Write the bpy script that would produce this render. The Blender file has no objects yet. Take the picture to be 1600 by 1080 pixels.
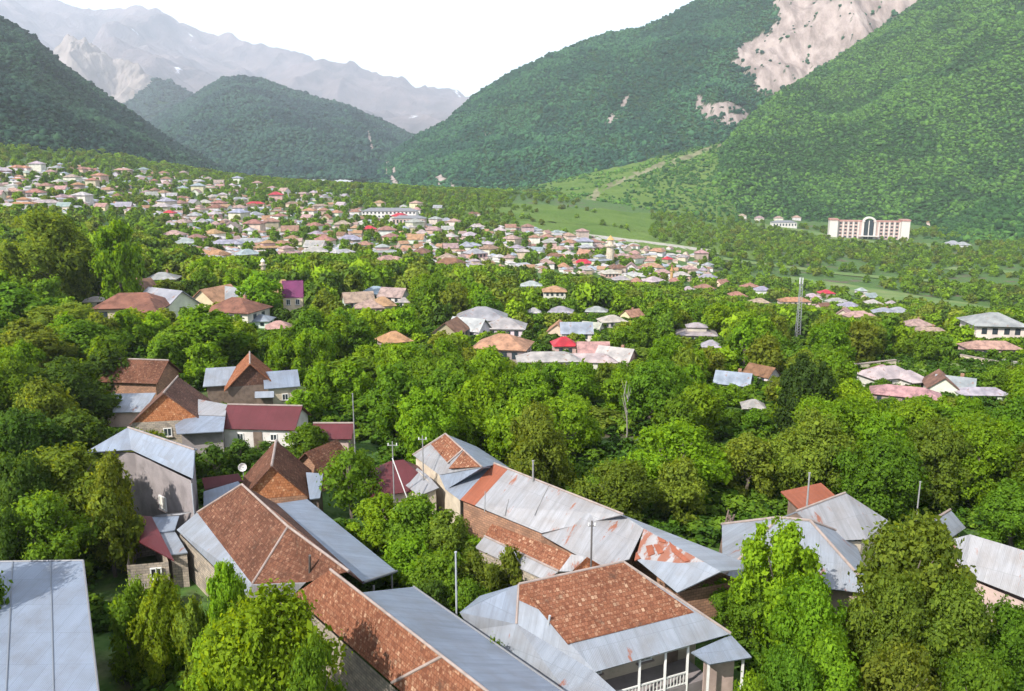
import bpy, bmesh, math, random
import numpy as np
from mathutils import Vector, Matrix
random.seed(7); RNG = np.random.default_rng(7)
SC = bpy.context.scene
COL = SC.collection
# ------------------------------------------------------------------ camera
H = 30.0; PITCH = math.radians(12.0); FPX = 1256.0
cam_d = bpy.data.cameras.new('camera'); cam = bpy.data.objects.new('camera', cam_d); COL.objects.link(cam)
cam_d.sensor_width = 36.0; cam_d.lens = 36.0*FPX/1600.0
cam_d.clip_start = 0.5; cam_d.clip_end = 60000
cam.location = (0, 0, H); cam.rotation_euler = (math.pi/2-PITCH, 0, 0)
SC.camera = cam
# ------------------------------------------------------------------ sun, sky, exposure
SUN_AZ, SUN_EL = -136.0, 42.0
sd = Vector((math.sin(math.radians(SUN_AZ))*math.cos(math.radians(SUN_EL)), math.cos(math.radians(SUN_AZ))*math.cos(math.radians(SUN_EL)), math.sin(math.radians(SUN_EL))))
sun_d = bpy.data.lights.new('sun', 'SUN'); sun = bpy.data.objects.new('sun', sun_d); COL.objects.link(sun)
sun_d.energy = 3.7; sun_d.angle = math.radians(0.6); sun_d.color = (1.0, 0.95, 0.87)
sun.rotation_euler = sd.to_track_quat('Z', 'Y').to_euler()
w = bpy.data.worlds.new('World'); SC.world = w; w.use_nodes = True
nt = w.node_tree; N = nt.nodes; L = nt.links; N.clear()
wo = N.new('ShaderNodeOutputWorld'); bg = N.new('ShaderNodeBackground'); sky = N.new('ShaderNodeTexSky')
sky.sky_type = 'NISHITA'; sky.sun_disc = False; sky.sun_elevation = math.radians(SUN_EL); sky.sun_rotation = math.radians(SUN_AZ % 360)
sky.altitude = 800
tc = N.new('ShaderNodeTexCoord'); mp = N.new('ShaderNodeMapping'); mp.inputs['Scale'].default_value = (1.6, 1.6, 4.5)
mp.inputs['Location'].default_value = (0.35, 0.2, 0.15)
nz = N.new('ShaderNodeTexNoise'); nz.inputs['Scale'].default_value = 1.5; nz.inputs['Detail'].default_value = 7; nz.inputs['Roughness'].default_value = 0.55
cr = N.new('ShaderNodeValToRGB'); cr.color_ramp.elements[0].position = 0.36; cr.color_ramp.elements[1].position = 0.60
mx = N.new('ShaderNodeMix'); mx.data_type = 'RGBA'; mx.inputs['B'].default_value = (5.2, 5.35, 5.6, 1)
L.new(tc.outputs['Generated'], mp.inputs['Vector']); L.new(mp.outputs['Vector'], nz.inputs['Vector']); L.new(nz.outputs['Fac'], cr.inputs['Fac'])
L.new(cr.outputs['Color'], mx.inputs['Factor']); L.new(sky.outputs['Color'], mx.inputs['A']); L.new(mx.outputs['Result'], bg.inputs['Color'])
bg.inputs['Strength'].default_value = 0.15
L.new(bg.outputs['Background'], wo.inputs['Surface'])
SC.view_settings.view_transform = 'Standard'; SC.view_settings.look = 'None'
SC.view_settings.exposure = 1.08; SC.view_settings.gamma = 1.0
SC.cycles.use_denoising = True
SC.cycles.max_bounces = 6; SC.cycles.diffuse_bounces = 3; SC.cycles.transmission_bounces = 3; SC.cycles.volume_bounces = 1
SC.cycles.use_adaptive_sampling = True; SC.cycles.adaptive_threshold = 0.02
# ------------------------------------------------------------------ view helpers: a pixel of the 1600x1080 photo <-> a point of the place
CP, SP = math.cos(PITCH), math.sin(PITCH)
def ray(x, y):
    u = (x-800)/FPX; v = (540-y)/FPX
    return Vector((u, CP+v*SP, -SP+v*CP))
def at(x, y, z):
    d = ray(x, y); return Vector((0, 0, H)) + d*((z-H)/d.z)
def atY(x, y, Y):
    d = ray(x, y); return Vector((0, 0, H)) + d*(Y/d.y)
def proj(p):
    px, py, pz = p[0], p[1], p[2]-H
    f = py*CP-pz*SP; up = py*SP+pz*CP
    return 800+FPX*px/f, 540-FPX*up/f
def dep(y): return PITCH - math.atan((540-y)/FPX)
def on_plane(x, y, a, b, c, off=0.0):
    n = (b-a).cross(c-a); n.normalize()
    if n.z < 0: n = -n
    d = ray(x, y); o = Vector((0, 0, H)); t = (a+n*off-o).dot(n)/d.dot(n)
    return o+d*t
# ------------------------------------------------------------------ noise
def vnoise(x, y, seed=0):
    xi = np.floor(x).astype(np.int64); yi = np.floor(y).astype(np.int64); fx = x-xi; fy = y-yi
    fx = fx*fx*(3-2*fx); fy = fy*fy*(3-2*fy)
    def h(a, b):
        n = (a*374761393 + b*668265263 + seed*974634533) & 0xffffffff
        n = ((n ^ (n >> 13))*1274126177) & 0xffffffff
        return ((n ^ (n >> 16)) & 0xffff)/65535.0
    a = h(xi, yi); b = h(xi+1, yi); c = h(xi, yi+1); d = h(xi+1, yi+1)
    return (a+(b-a)*fx)*(1-fy)+(c+(d-c)*fx)*fy
def fbm(x, y, seed=0, oct=4, ridged=False):
    s = 0; amp = 1; tot = 0
    for k in range(oct):
        n = vnoise(x*2**k, y*2**k, seed+k*17)
        if ridged: n = 1-np.abs(2*n-1)
        s = s+amp*n; tot += amp; amp *= .5
    return s/tot
# ------------------------------------------------------------------ terrain: height over (x/y, y)
TY = [0, 60, 120, 180, 300, 430, 550, 700, 850, 1000, 1150, 1500, 2600]
TX = {-700:[0,0,4,9,16,28,42,66,92,118,140,170,200],
      0:  [0,0,1,2, 4, 10, 18, 34, 56, 80, 100, 130, 150],
      200:[0,0,1,1, 0, 0, 3, 11, 25, 40, 52, 62, 80],
      400:[0,0,0,0,-5,-11,-9,-3, 8, 17, 21, 14, 10],
      600:[0,0,0,-1,-8,-12,-11,-3, 7, 13, 12, 0, 0],
      800:[0,0,-1,-4,-14,-20,-21,-17,-8, 0, 2, 0, 10],
      1000:[0,0,-1,-6,-20,-30,-33,-30,-22,-10,0, 10, 30],
      1200:[0,0,-2,-8,-26,-40,-46,-46,-44,-40,-28,-10, 30],
      1400:[0,0,-2,-10,-28,-42,-48,-50,-48,-46,-38,-10, 30],
      1600:[0,0,-2,-10,-29,-42,-47,-48,-45,-36,-20, 20, 60],
      2400:[0,0,-2,-10,-28,-40,-42,-40,-36,-24,-5, 40, 80]}
_s = np.linspace(-1.3, 1.3, 131); _y = np.linspace(0, 2600, 261)
_k = sorted(TX); _sk = np.array([(k-800)/FPX for k in _k])
_cols = np.array([np.interp(_y, TY, TX[k]) for k in _k])
_T = np.array([[np.interp(s, _sk, _cols[:, j]) for j in range(len(_y))] for s in _s])
for _ in range(3):
    p = np.pad(_T, ((2, 2), (2, 2)), mode='edge')
    _T = sum(p[i:i+_T.shape[0], j:j+_T.shape[1]] for i in range(5) for j in range(5))/25
def gz(X, Y):
    X = np.asarray(X, float); Y = np.asarray(Y, float)
    s = np.clip(X/np.maximum(Y, 30.0), -1.29, 1.29); yy = np.clip(Y, 0, 2599)
    a = (s+1.3)/2.6*130; b = yy/10.0
    i = np.clip(a.astype(int), 0, 129); j = np.clip(b.astype(int), 0, 259); fa = a-i; fb = b-j
    return (_T[i, j]*(1-fa)+_T[i+1, j]*fa)*(1-fb)+(_T[i, j+1]*(1-fa)+_T[i+1, j+1]*fa)*fb
def gpt(x, y, lift=0.0):
    """where the ray through a photo pixel meets the ground"""
    d = ray(x, y); lo = None
    Ys = np.linspace(25, 1600, 3200)
    zz = H + Ys*(d.z/d.y); g = gz(Ys*(d.x/d.y), Ys)
    k = np.argmax(zz <= g)
    if not (zz <= g).any(): k = len(Ys)-1
    Y = Ys[k]; X = Y*d.x/d.y
    return Vector((X, Y, float(gz(X, Y))+lift))
# ------------------------------------------------------------------ materials
def newmat(name):
    m = bpy.data.materials.new(name); m.use_nodes = True
    t = m.node_tree; t.nodes.clear()
    o = t.nodes.new('ShaderNodeOutputMaterial'); b = t.nodes.new('ShaderNodeBsdfPrincipled')
    b.inputs['Specular IOR Level'].default_value = 0.25
    t.links.new(b.outputs[0], o.inputs[0]); return m, t, b, o
def nd(t, kind, **kw):
    n = t.nodes.new('ShaderNode'+kind)
    for k, v in kw.items():
        if k in n.inputs: n.inputs[k].default_value = v
        else: setattr(n, k, v)
    return n
def ramp(t, fac, stops):
    r = t.nodes.new('ShaderNodeValToRGB'); e = r.color_ramp.elements
    while len(e) < len(stops): e.new(0.5)
    for el, (p, c) in zip(e, stops): el.position = p; el.color = (*c, 1) if len(c) == 3 else c
    t.links.new(fac, r.inputs[0]); return r.outputs[0]
def mix(t, fac, a, b, mode='MIX'):
    m = t.nodes.new('ShaderNodeMix'); m.data_type = 'RGBA'; m.blend_type = mode
    for s, v in (('Factor', fac), ('A', a), ('B', b)):
        if hasattr(v, 'links'): t.links.new(v, m.inputs[s])
        elif s == 'Factor': m.inputs[s].default_value = v
        else: m.inputs[s].default_value = (*v, 1)
    return m.outputs['Result']
def noise(t, scale, detail=4, coord='Object', rough=.55, dim=None):
    c = t.nodes.new('ShaderNodeTexCoord'); n = t.nodes.new('ShaderNodeTexNoise')
    n.inputs['Scale'].default_value = scale; n.inputs['Detail'].default_value = detail; n.inputs['Roughness'].default_value = rough
    t.links.new(c.outputs[coord], n.inputs['Vector']); return n.outputs['Fac']
def bump(t, b, h, strength=.4, dist=.1):
    n = t.nodes.new('ShaderNodeBump'); n.inputs['Strength'].default_value = strength; n.inputs['Distance'].default_value = dist
    t.links.new(h, n.inputs['Height']); t.links.new(n.outputs[0], b.inputs['Normal'])
def leaf_shader(name, col=None, trans=.35):
    """leaf material; colour from the object (each tree has its own) or fixed"""
    m, t, b, o = newmat(name)
    if col is None:
        oi = nd(t, 'ObjectInfo'); base = oi.outputs['Color']
    else:
        oi = nd(t, 'ObjectInfo'); r0 = ramp(t, oi.outputs['Random'], [(0, tuple(c*.82 for c in col)), (.5, col), (1, (col[0]*1.25, col[1]*1.15, col[2]*1.05))]); base = r0
    geo = nd(t, 'NewGeometry')
    rr = ramp(t, geo.outputs['Random Per Island'], [(0, (.55, .6, .6)), (.5, (1, 1, 1)), (1, (1.45, 1.35, 1.1))])
    c = mix(t, 1.0, base, rr, 'MULTIPLY')
    b.inputs['Roughness'].default_value = .7; b.inputs['Specular IOR Level'].default_value = .06
    t.links.new(c, b.inputs['Base Color'])
    tr = nd(t, 'BsdfTranslucent'); t.links.new(mix(t, 1.0, c, (1.7, 1.45, .6), 'MULTIPLY'), tr.inputs['Color'])
    ms = nd(t, 'MixShader', Fac=trans); t.links.new(b.outputs[0], ms.inputs[1]); t.links.new(tr.outputs[0], ms.inputs[2])
    t.links.new(ms.outputs[0], o.inputs[0]); return m
# ------------------------------------------------------------------ mesh helpers
def mesh_np(name, V, F, mat=None, smooth=False):
    """V (n,3), F (m,k) arrays -> mesh"""
    V = np.asarray(V, np.float32); F = np.asarray(F, np.int32); k = F.shape[1]
    me = bpy.data.meshes.new(name); me.vertices.add(len(V)); me.vertices.foreach_set('co', V.ravel())
    me.loops.add(F.size); me.loops.foreach_set('vertex_index', F.ravel())
    me.polygons.add(len(F)); me.polygons.foreach_set('loop_start', np.arange(0, F.size, k, dtype=np.int32))
    me.polygons.foreach_set('use_smooth', np.full(len(F), smooth, dtype=bool))
    me.update(calc_edges=True); me.validate()
    if mat: me.materials.append(mat)
    return me
def link(name, me, parent=None, loc=None):
    o = bpy.data.objects.new(name, me); COL.objects.link(o)
    if parent: o.parent = parent
    if loc is not None: o.location = loc
    return o
def tag(o, label=None, cat=None, group=None, kind=None):
    if label: o['label'] = label
    if cat: o['category'] = cat
    if group: o['group'] = group
    if kind: o['kind'] = kind
    return o
def thing(name, label, cat, loc=(0, 0, 0), rz=0.0, group=None):
    o = bpy.data.objects.new(name, None); COL.objects.link(o); o.empty_display_size = .5
    o.location = loc; o.rotation_euler = (0, 0, rz); return tag(o, label, cat, group)
def grid_faces(n, m):
    i = np.arange(n-1)[:, None]*m+np.arange(m-1)[None, :]
    return np.stack([i, i+m, i+m+1, i+1], -1).reshape(-1, 4)
# ================================================================== GROUND
def axis(a, b, near, fine, grow):
    out = [near]; st = fine
    while out[-1] < b: out.append(out[-1]+st); st *= grow
    o2 = [near]; st = fine
    while o2[-1] > a: o2.append(o2[-1]-st); st *= grow
    return np.array(sorted(set(o2+out)))
gx = axis(-2600, 2600, 0, 3.0, 1.02); gy = axis(-400, 2600, 60, 3.0, 1.018)
GX, GY = np.meshgrid(gx, gy, indexing='ij')
GZ = gz(GX, GY) + (fbm(GX/9, GY/9, 3, 3)-.5)*.5*np.clip(GY/80, 0, 1)
m, t, b, o = newmat('ground')
n1 = noise(t, .06, 6); n2 = noise(t, .9, 4); n3 = noise(t, .012, 3)
g = ramp(t, n2, [(.3, (.03, .07, .012)), (.5, (.05, .105, .018)), (.7, (.08, .13, .028))])
soil = ramp(t, n2, [(.3, (.06, .045, .03)), (.7, (.13, .10, .07))])
c = mix(t, ramp(t, n1, [(.56, (0, 0, 0)), (.66, (1, 1, 1))]), g, soil)
t.links.new(c, b.inputs['Base Color']); b.inputs['Roughness'].default_value = .95
bump(t, b, n2, .8, .4)
M_GROUND = m
tag(link('ground', mesh_np('ground', np.stack([GX, GY, GZ], -1).reshape(-1, 3), grid_faces(*GX.shape), m, True)), kind='structure')
OPEN = []
def drape(name, pts, width, mat, lift=.25, closed=False):
    """strip along photo points, laid on the ground"""
    P = [gpt(x, y) for x, y in pts]; out = []
    for a, c in zip(P, P[1:]):
        k = max(2, int((c-a).length/6))
        out += [a.lerp(c, i/k) for i in range(k)]
    out.append(P[-1]); V = []
    if mat.name != 'fan_slope': OPEN.extend((p.x, p.y, width*.45) for p in out[::2])
    for i, p in enumerate(out):
        d = (out[min(i+1, len(out)-1)]-out[max(i-1, 0)]); d.z = 0; d.normalize(); s = Vector((d.y, -d.x, 0))
        wd = width*(0.75+.5*float(vnoise(np.array([i*.31]), np.array([7.7]), 5)[0]))
        for q in (-.5, -.17, .17, .5):
            v = p+s*q*wd; V.append((v.x, v.y, float(gz(v.x, v.y))+lift))
    return tag(link(name, mesh_np(name, V, grid_faces(len(out), 4), mat, True)), kind='structure')
m, t, b, o = newmat('gravel_bed'); n = noise(t, .12, 6)
t.links.new(ramp(t, n, [(.3, (.22, .21, .17)), (.5, (.34, .31, .27)), (.7, (.2, .24, .12))]), b.inputs['Base Color']); b.inputs['Roughness'].default_value = .95; M_GRAVEL = m
m, t, b, o = newmat('meadow_grass'); n = noise(t, .05, 6)
t.links.new(ramp(t, n, [(.35, (.075, .14, .03)), (.6, (.13, .17, .05)), (.75, (.2, .19, .1))]), b.inputs['Base Color']); b.inputs['Roughness'].default_value = .95; M_MEADOW = m
drape('river_bed', [(900, 368), (960, 374), (1030, 383), (1100, 392), (1140, 398)], 20, M_GRAVEL, .7)
drape('meadow', [(1215, 436), (1300, 448), (1400, 466), (1500, 482), (1660, 505)], 42, M_MEADOW, .45)
drape('meadow', [(1180, 352), (1250, 362), (1310, 374), (1400, 382), (1500, 385)], 40, M_MEADOW, .6)
drape('road', [(1330, 575), (1400, 568), (1470, 555), (1540, 560), (1640, 585)], 6, M_GRAVEL, .4)
drape('meadow', [(1130, 405), (1230, 418), (1330, 430), (1460, 440), (1640, 455)], 18, M_MEADOW, .55)
drape('meadow', [(1480, 420), (1560, 425), (1650, 432)], 20, M_MEADOW, .5)
drape('meadow', [(1420, 590), (1500, 580), (1570, 590)], 22, M_MEADOW, .45)
drape('meadow', [(330, 715), (380, 712), (420, 706)], 9, M_MEADOW, .12)
# ================================================================== MOUNTAINS
def inpoly(px, py, poly):
    r = np.zeros(px.shape, bool); j = len(poly)-1
    for i in range(len(poly)):
        xi, yi = poly[i]; xj, yj = poly[j]
        c = ((yi > py) != (yj > py)) & (px < (xj-xi)*(py-yi)/(yj-yi+1e-9)+xi); r ^= c; j = i
    return r
def npproj(P):
    f = P[..., 1]*CP-(P[..., 2]-H)*SP; up = P[..., 1]*SP+(P[..., 2]-H)*CP
    return 800+FPX*P[..., 0]/f, 540-FPX*up/f
def mountain(name, sil, D, foot, mat, ns=260, nt_=150, rough=.07, gul=60., seed=1, prof=1.0, bare=(), footz=None, jag=.004, back=.8, gamp=.06):
    """a real hill: foot line at distance `foot`, crest at distance D (both may vary with photo x), slopes in front and behind"""
    xs = np.linspace(sil[0][0], sil[-1][0], ns)
    yr = np.interp(xs, [p[0] for p in sil], [p[1] for p in sil])
    Dx = np.interp(xs, *zip(*D)) if isinstance(D, list) else np.full(ns, float(D))
    Fx = np.interp(xs, *zip(*foot)) if isinstance(foot, list) else np.full(ns, float(foot))
    v = (540-yr)/FPX; s = (xs-800)/FPX/(CP+v*SP)
    zr = H - Dx*np.tan(PITCH-np.arctan(v))
    tb = np.concatenate([np.linspace(0, 1, nt_), np.linspace(1, 1+back, 24)[1:]])
    T, S = np.meshgrid(tb, s); Dm = Dx[:, None]; Fm = Fx[:, None]
    Y = Fm+(Dm-Fm)*T; X = S*Y
    zf = (gz(S*Fm, np.minimum(Fm, 2590.)) if footz is None else np.full_like(Fm*S, footz)) - 6
    h = zr[:, None]-zf
    tt = np.clip(T, 0, 1)
    Z = zf+h*tt**prof - np.maximum(h, 20)*np.maximum(T-1, 0)*1.3
    env = np.clip(np.sin(np.pi*np.clip(T, 0, 1))**.8, 0, 1)+.0
    big = fbm(X/gul/3, Y/gul/5, seed, 3, True)-.55; small = fbm(X/gul, Y/gul/1.6, seed+5, 5)-.5
    Z = Z+env*np.maximum(h, 10)*(gamp*2.2*big+rough*small)
    Z = Z+(np.abs(T-1) < .35)*(fbm(X/(gul*.35), Y/gul, seed+9, 4)-.5)*Dm*jag*np.clip(h/(.05*Dm), 0, 1)
    P = np.stack([X, Y, Z], -1); px, py = npproj(P)
    B = np.zeros(X.shape)
    for poly, wob, hol in bare:
        wx = (fbm(px/22, py/22, seed+31, 4)-.5)*wob; wy = (fbm(px/22, py/22, seed+47, 4)-.5)*wob
        k = inpoly(px+wx, py+wy, poly) & (fbm(px/7, py/7, seed+61, 3) > hol)
        B = np.maximum(B, k*1.0)
    me = mesh_np(name, P.reshape(-1, 3), grid_faces(*X.shape), mat, True)
    a = me.attributes.new('bare', 'FLOAT', 'POINT'); a.data.foreach_set('value', B.ravel().astype(np.float32))
    o = tag(link(name, me), kind='structure')
    return o, P, B, T
def hillmat(name, c1, c2, rock1, rock2, scale=.02, snow=None):
    m, t, b, o = newmat(name)
    n = noise(t, scale, 7, rough=.65); n2 = noise(t, scale*.22, 6, rough=.6)
    g = ramp(t, n, [(.3, c1), (.7, c2)])
    r = ramp(t, mix(t, .5, n, n2), [(.3, rock1), (.5, tuple((a+b_)/2 for a, b_ in zip(rock1, rock2))), (.68, rock2)])
    q = nd(t, 'TexCoord'); qm = nd(t, 'Mapping'); qm.inputs['Scale'].default_value = (1, .35, .22); t.links.new(q.outputs['Object'], qm.inputs[0]); qn = nd(t, 'TexNoise', Scale=scale*2.2, Detail=7, Roughness=.7); t.links.new(qm.outputs[0], qn.inputs['Vector'])
    r = mix(t, ramp(t, qn.outputs['Fac'], [(.40, (0, 0, 0)), (.62, (.85, .85, .85))]), r, tuple(v*.55 for v in rock1))
    at_ = nd(t, 'Attribute', attribute_name='bare')
    c = mix(t, at_.outputs['Fac'], g, r)
    if snow:
        at2 = ramp(t, mix(t, .45, qn.outputs['Fac'], n2), [(snow-.03, (0, 0, 0)), (snow, (1, 1, 1))]); c = mix(t, at2, c, (.75, .76, .8))
    t.links.new(c, b.inputs['Base Color']); b.inputs['Roughness'].default_value = 1
    b.inputs['Specular IOR Level'].default_value = 0.0
    bump(t, b, mix(t, .5, n, qn.outputs['Fac']), 1.0, .2/scale); return m
ROCK = ((.29, .23, .205), (.42, .35, .32))
M_FOR = hillmat('forest_floor', (.012, .03, .012), (.03, .06, .02), *ROCK)
M_FAN = hillmat('fan_slope', (.070, .125, .026), (.12, .175, .045), (.17, .17, .09), (.30, .28, .18))
M_FAR = hillmat('far_mountain', (.05, .045, .048), (.20, .155, .15), *ROCK, scale=.0022, snow=.635)
M_CLIFF = hillmat('cliff', (.15, .125, .11), (.32, .27, .24), *ROCK, scale=.006)
MT = {}
MT['far2'] = mountain('far_mountains', [(-520, -34), (-260, -40), (-80, -34), (0, -24), (70, -4), (150, 16), (210, 6), (250, 14), (292, 36), (330, 46), (392, 70), (430, 76), (480, 86), (535, 106), (600, 127), (650, 142), (700, 141), (745, 152), (820, 140), (900, 160), (1000, 150)],
    10500, 6800, M_FAR, 400, 180, .20, 520., 11, footz=120, jag=.016, gamp=.28)
MT['far1'] = mountain('far_mountains', [(-300, -20), (-120, 10), (0, 40), (90, 78), (180, 60), (260, 100), (330, 120), (420, 150), (520, 168), (640, 178), (760, 180), (860, 190)],
    8200, 5800, M_FAR, 340, 150, .20, 380., 21, footz=100, jag=.014, gamp=.28)
MT['cliff'] = mountain('rock_cliff', [(60, 120), (84, 78), (106, 54), (134, 62), (176, 92), (200, 96), (218, 102), (242, 124), (262, 190), (290, 290)],
    5600, 4800, M_CLIFF, 200, 120, .22, 120., 5, footz=200, jag=.012, gamp=.25)
MT['mid2'] = mountain('forested_hill', [(150, 190), (205, 158), (244, 124), (272, 131), (296, 148), (330, 162), (380, 185), (460, 230), (520, 285)],
    4400, 3300, M_FOR, 170, 110, .07, 110., 31, footz=40)
MT['mid1'] = mountain('forested_hill', [(170, 260), (250, 180), (300, 150), (345, 125), (375, 119), (412, 125), (480, 148), (540, 165), (600, 190), (650, 214), (700, 250), (760, 300)],
    3500, 1900, M_FOR, 260, 170, .11, 130., 41, footz=25, gamp=.14,
    bare=[([(572, 205), (577, 203), (583, 236), (577, 238)], 3, .0)])
MT['left'] = mountain('forested_hill', [(-800, -420), (-400, -190), (-160, -60), (0, 27), (50, 55), (100, 104), (150, 140), (210, 180), (262, 217), (330, 254), (400, 280), (440, 292)],
    [(-800, 1500), (0, 1650), (440, 2100)], [(-800, 820), (-100, 850), (100, 1000), (250, 1250), (440, 1700)], M_FOR, 330, 200, .10, 80., 51, gamp=.13)
MT['back'] = mountain('forested_mountain', [(530, 298), (560, 282), (600, 250), (650, 214), (700, 188), (740, 150), (800, 112), (850, 91), (900, 70), (950, 52), (1010, 40), (1050, 22), (1085, 2), (1150, -40), (1300, -130), (1500, -230), (1800, -300)],
    [(530, 2300), (1800, 2500)], [(530, 1750), (700, 1500), (1130, 1500), (1800, 1500)], M_FOR, 420, 260, .11, 95., 61, gamp=.14,
    bare=[([(1212, -60), (1208, 20), (1215, 38), (1180, 62), (1146, 85), (1140, 98), (1165, 112), (1185, 135), (1212, 146), (1228, 142), (1300, 100), (1520, -60)], 30, .20),
          ([(1140, 92), (1215, 30), (1225, 150), (1185, 140)], 40, .46),
          ([(1086, 140), (1098, 148), (1112, 162), (1140, 156), (1168, 180), (1160, 194), (1112, 188), (1088, 172)], 22, .40),
          ([(938, 200), (962, 170), (978, 148), (984, 152), (966, 180), (944, 206)], 8, .45),
          ([(598, 252), (612, 250), (620, 292), (606, 296)], 12, .52), ([(676, 268), (704, 270), (716, 300), (680, 298)], 14, .52), ([(752, 208), (766, 210), (764, 226)], 8, .5)])
MT['fan'] = mountain('fan_slope', [(660, 330), (690, 319), (760, 303), (860, 285), (960, 262), (1050, 241), (1128, 224), (1145, 255), (1165, 300), (1190, 340), (1215, 362)],
    [(660, 1300), (1130, 1480), (1215, 1250)], [(660, 1000), (1215, 960)], M_FAN, 220, 120, .05, 30., 71, gamp=.03,
    bare=[([(1138, 218), (1142, 222), (1070, 250), (1000, 276), (945, 297), (928, 318), (868, 342), (862, 340), (908, 316), (938, 291), (992, 270), (1062, 244)], 9, .42)])
MT['near'] = mountain('forested_mountain', [(1030, 360), (1075, 322), (1105, 275), (1132, 224), (1160, 192), (1215, 146), (1300, 96), (1365, 52), (1440, 0), (1520, -50), (1650, -110), (2000, -160), (2300, -180)],
    [(1030, 1250), (1130, 1420), (1300, 1750), (1700, 1900), (2300, 1900)], [(1030, 1020), (1130, 1060), (1250, 1110), (1450, 1110), (1560, 1040), (2300, 900)], M_FOR, 420, 260, .12, 75., 81, gamp=.15)
MT['shoulder'] = mountain('forested_hill', [(1440, 370), (1480, 348), (1520, 326), (1570, 300), (1640, 270), (1800, 230), (2300, 200)],
    1080, 880, M_FOR, 160, 70, .06, 40., 91)
drape('meadow', [(690, 324), (800, 329), (900, 337), (1000, 347), (1100, 359), (1190, 372)], 150, M_FAN, .9)
drape('meadow', [(690, 336), (780, 344), (880, 356), (1000, 371), (1100, 382), (1180, 390)], 150, M_FAN, .6)
# ------------------------------------------------------------------ far woods: one "stuff" object per hill, instanced small crowns
def ico(sub=1):
    bm = bmesh.new(); bmesh.ops.create_icosphere(bm, subdivisions=sub, radius=1.0)
    V = np.array([v.co[:] for v in bm.verts]); F = np.array([[v.index for v in f.verts] for f in bm.faces]); bm.free(); return V, F
def blob_crown(seed, mat):
    r = np.random.default_rng(seed); V0, F0 = ico(2); Vs = []; Fs = []; n = 0
    for k in range(5):
        c = np.array([r.uniform(-.42, .42), r.uniform(-.42, .42), r.uniform(.35, .95)]) if k else np.array([0, 0, .55])
        s = r.uniform(.38, .55) if k else .62
        V = V0*(1+r.normal(0, .11, (len(V0), 1)))*s*np.array([1, 1, .9])+c
        Vs.append(V); Fs.append(F0+n); n += len(V)
    return mesh_np('crown', np.concatenate(Vs), np.concatenate(Fs), mat, True)
def protos(name, meshes, colors):
    c = bpy.data.collections.new(name)
    for i, (me, co) in enumerate(zip(meshes, colors)):
        ob = bpy.data.objects.new(f'{name}_{chr(97+i)}', me); ob.color = (*co, 1); c.objects.link(ob)
    return c
def scatter_group(coll):
    ng = bpy.data.node_groups.new('scatter_'+coll.name, 'GeometryNodeTree')
    ng.interface.new_socket('Geometry', in_out='INPUT', socket_type='NodeSocketGeometry'); ng.interface.new_socket('Geometry', in_out='OUTPUT', socket_type='NodeSocketGeometry')
    a = ng.nodes.new('NodeGroupInput'); z = ng.nodes.new('NodeGroupOutput'); ip = ng.nodes.new('GeometryNodeInstanceOnPoints')
    ci = ng.nodes.new('GeometryNodeCollectionInfo'); ci.inputs['Collection'].default_value = coll; ci.inputs['Separate Children'].default_value = True; ci.inputs['Reset Children'].default_value = True
    def attr(n, ty):
        q = ng.nodes.new('GeometryNodeInputNamedAttribute'); q.data_type = ty; q.inputs['Name'].default_value = n; return q.outputs['Attribute']
    ip.inputs['Pick Instance'].default_value = True
    K = ng.links.new
    K(a.outputs[0], ip.inputs['Points']); K(ci.outputs[0], ip.inputs['Instance']); K(attr('idx', 'INT'), ip.inputs['Instance Index'])
    K(attr('rot', 'FLOAT_VECTOR'), ip.inputs['Rotation']); K(attr('scl', 'FLOAT_VECTOR'), ip.inputs['Scale']); K(ip.outputs[0], z.inputs[0]); return ng
def scatter(name, pts, scl, coll, label=None, cat=None, seed=0, group=None, patch=None):
    n = len(pts); r = np.random.default_rng(seed)
    me = bpy.data.meshes.new(name); me.vertices.add(n); me.vertices.foreach_set('co', np.asarray(pts, np.float32).ravel())
    def put(nm, ty, key, arr): me.attributes.new(nm, ty, 'POINT').data.foreach_set(key, arr)
    k = r.integers(0, len(coll.objects), n)
    if patch:
        A = np.asarray(pts); q = fbm(A[:, 0]/patch, A[:, 1]/patch+A[:, 2]/patch*.7, seed+3, 4)+r.normal(0, .07, n); h = len(coll.objects)//2
        k = np.where(q > .5, r.integers(0, h, n), h+r.integers(0, h, n))
    put('idx', 'INT', 'value', k.astype(np.int32))
    rot = np.zeros((n, 3), np.float32); rot[:, 2] = r.uniform(0, 6.283, n); rot[:, :2] = r.normal(0, .06, (n, 2)); put('rot', 'FLOAT_VECTOR', 'vector', rot.ravel())
    put('scl', 'FLOAT_VECTOR', 'vector', np.asarray(scl, np.float32).ravel())
    o = link(name, me); md = o.modifiers.new('scatter', 'NODES'); md.node_group = scatter_group(coll)
    return tag(o, label, cat, group, 'stuff')
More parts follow.
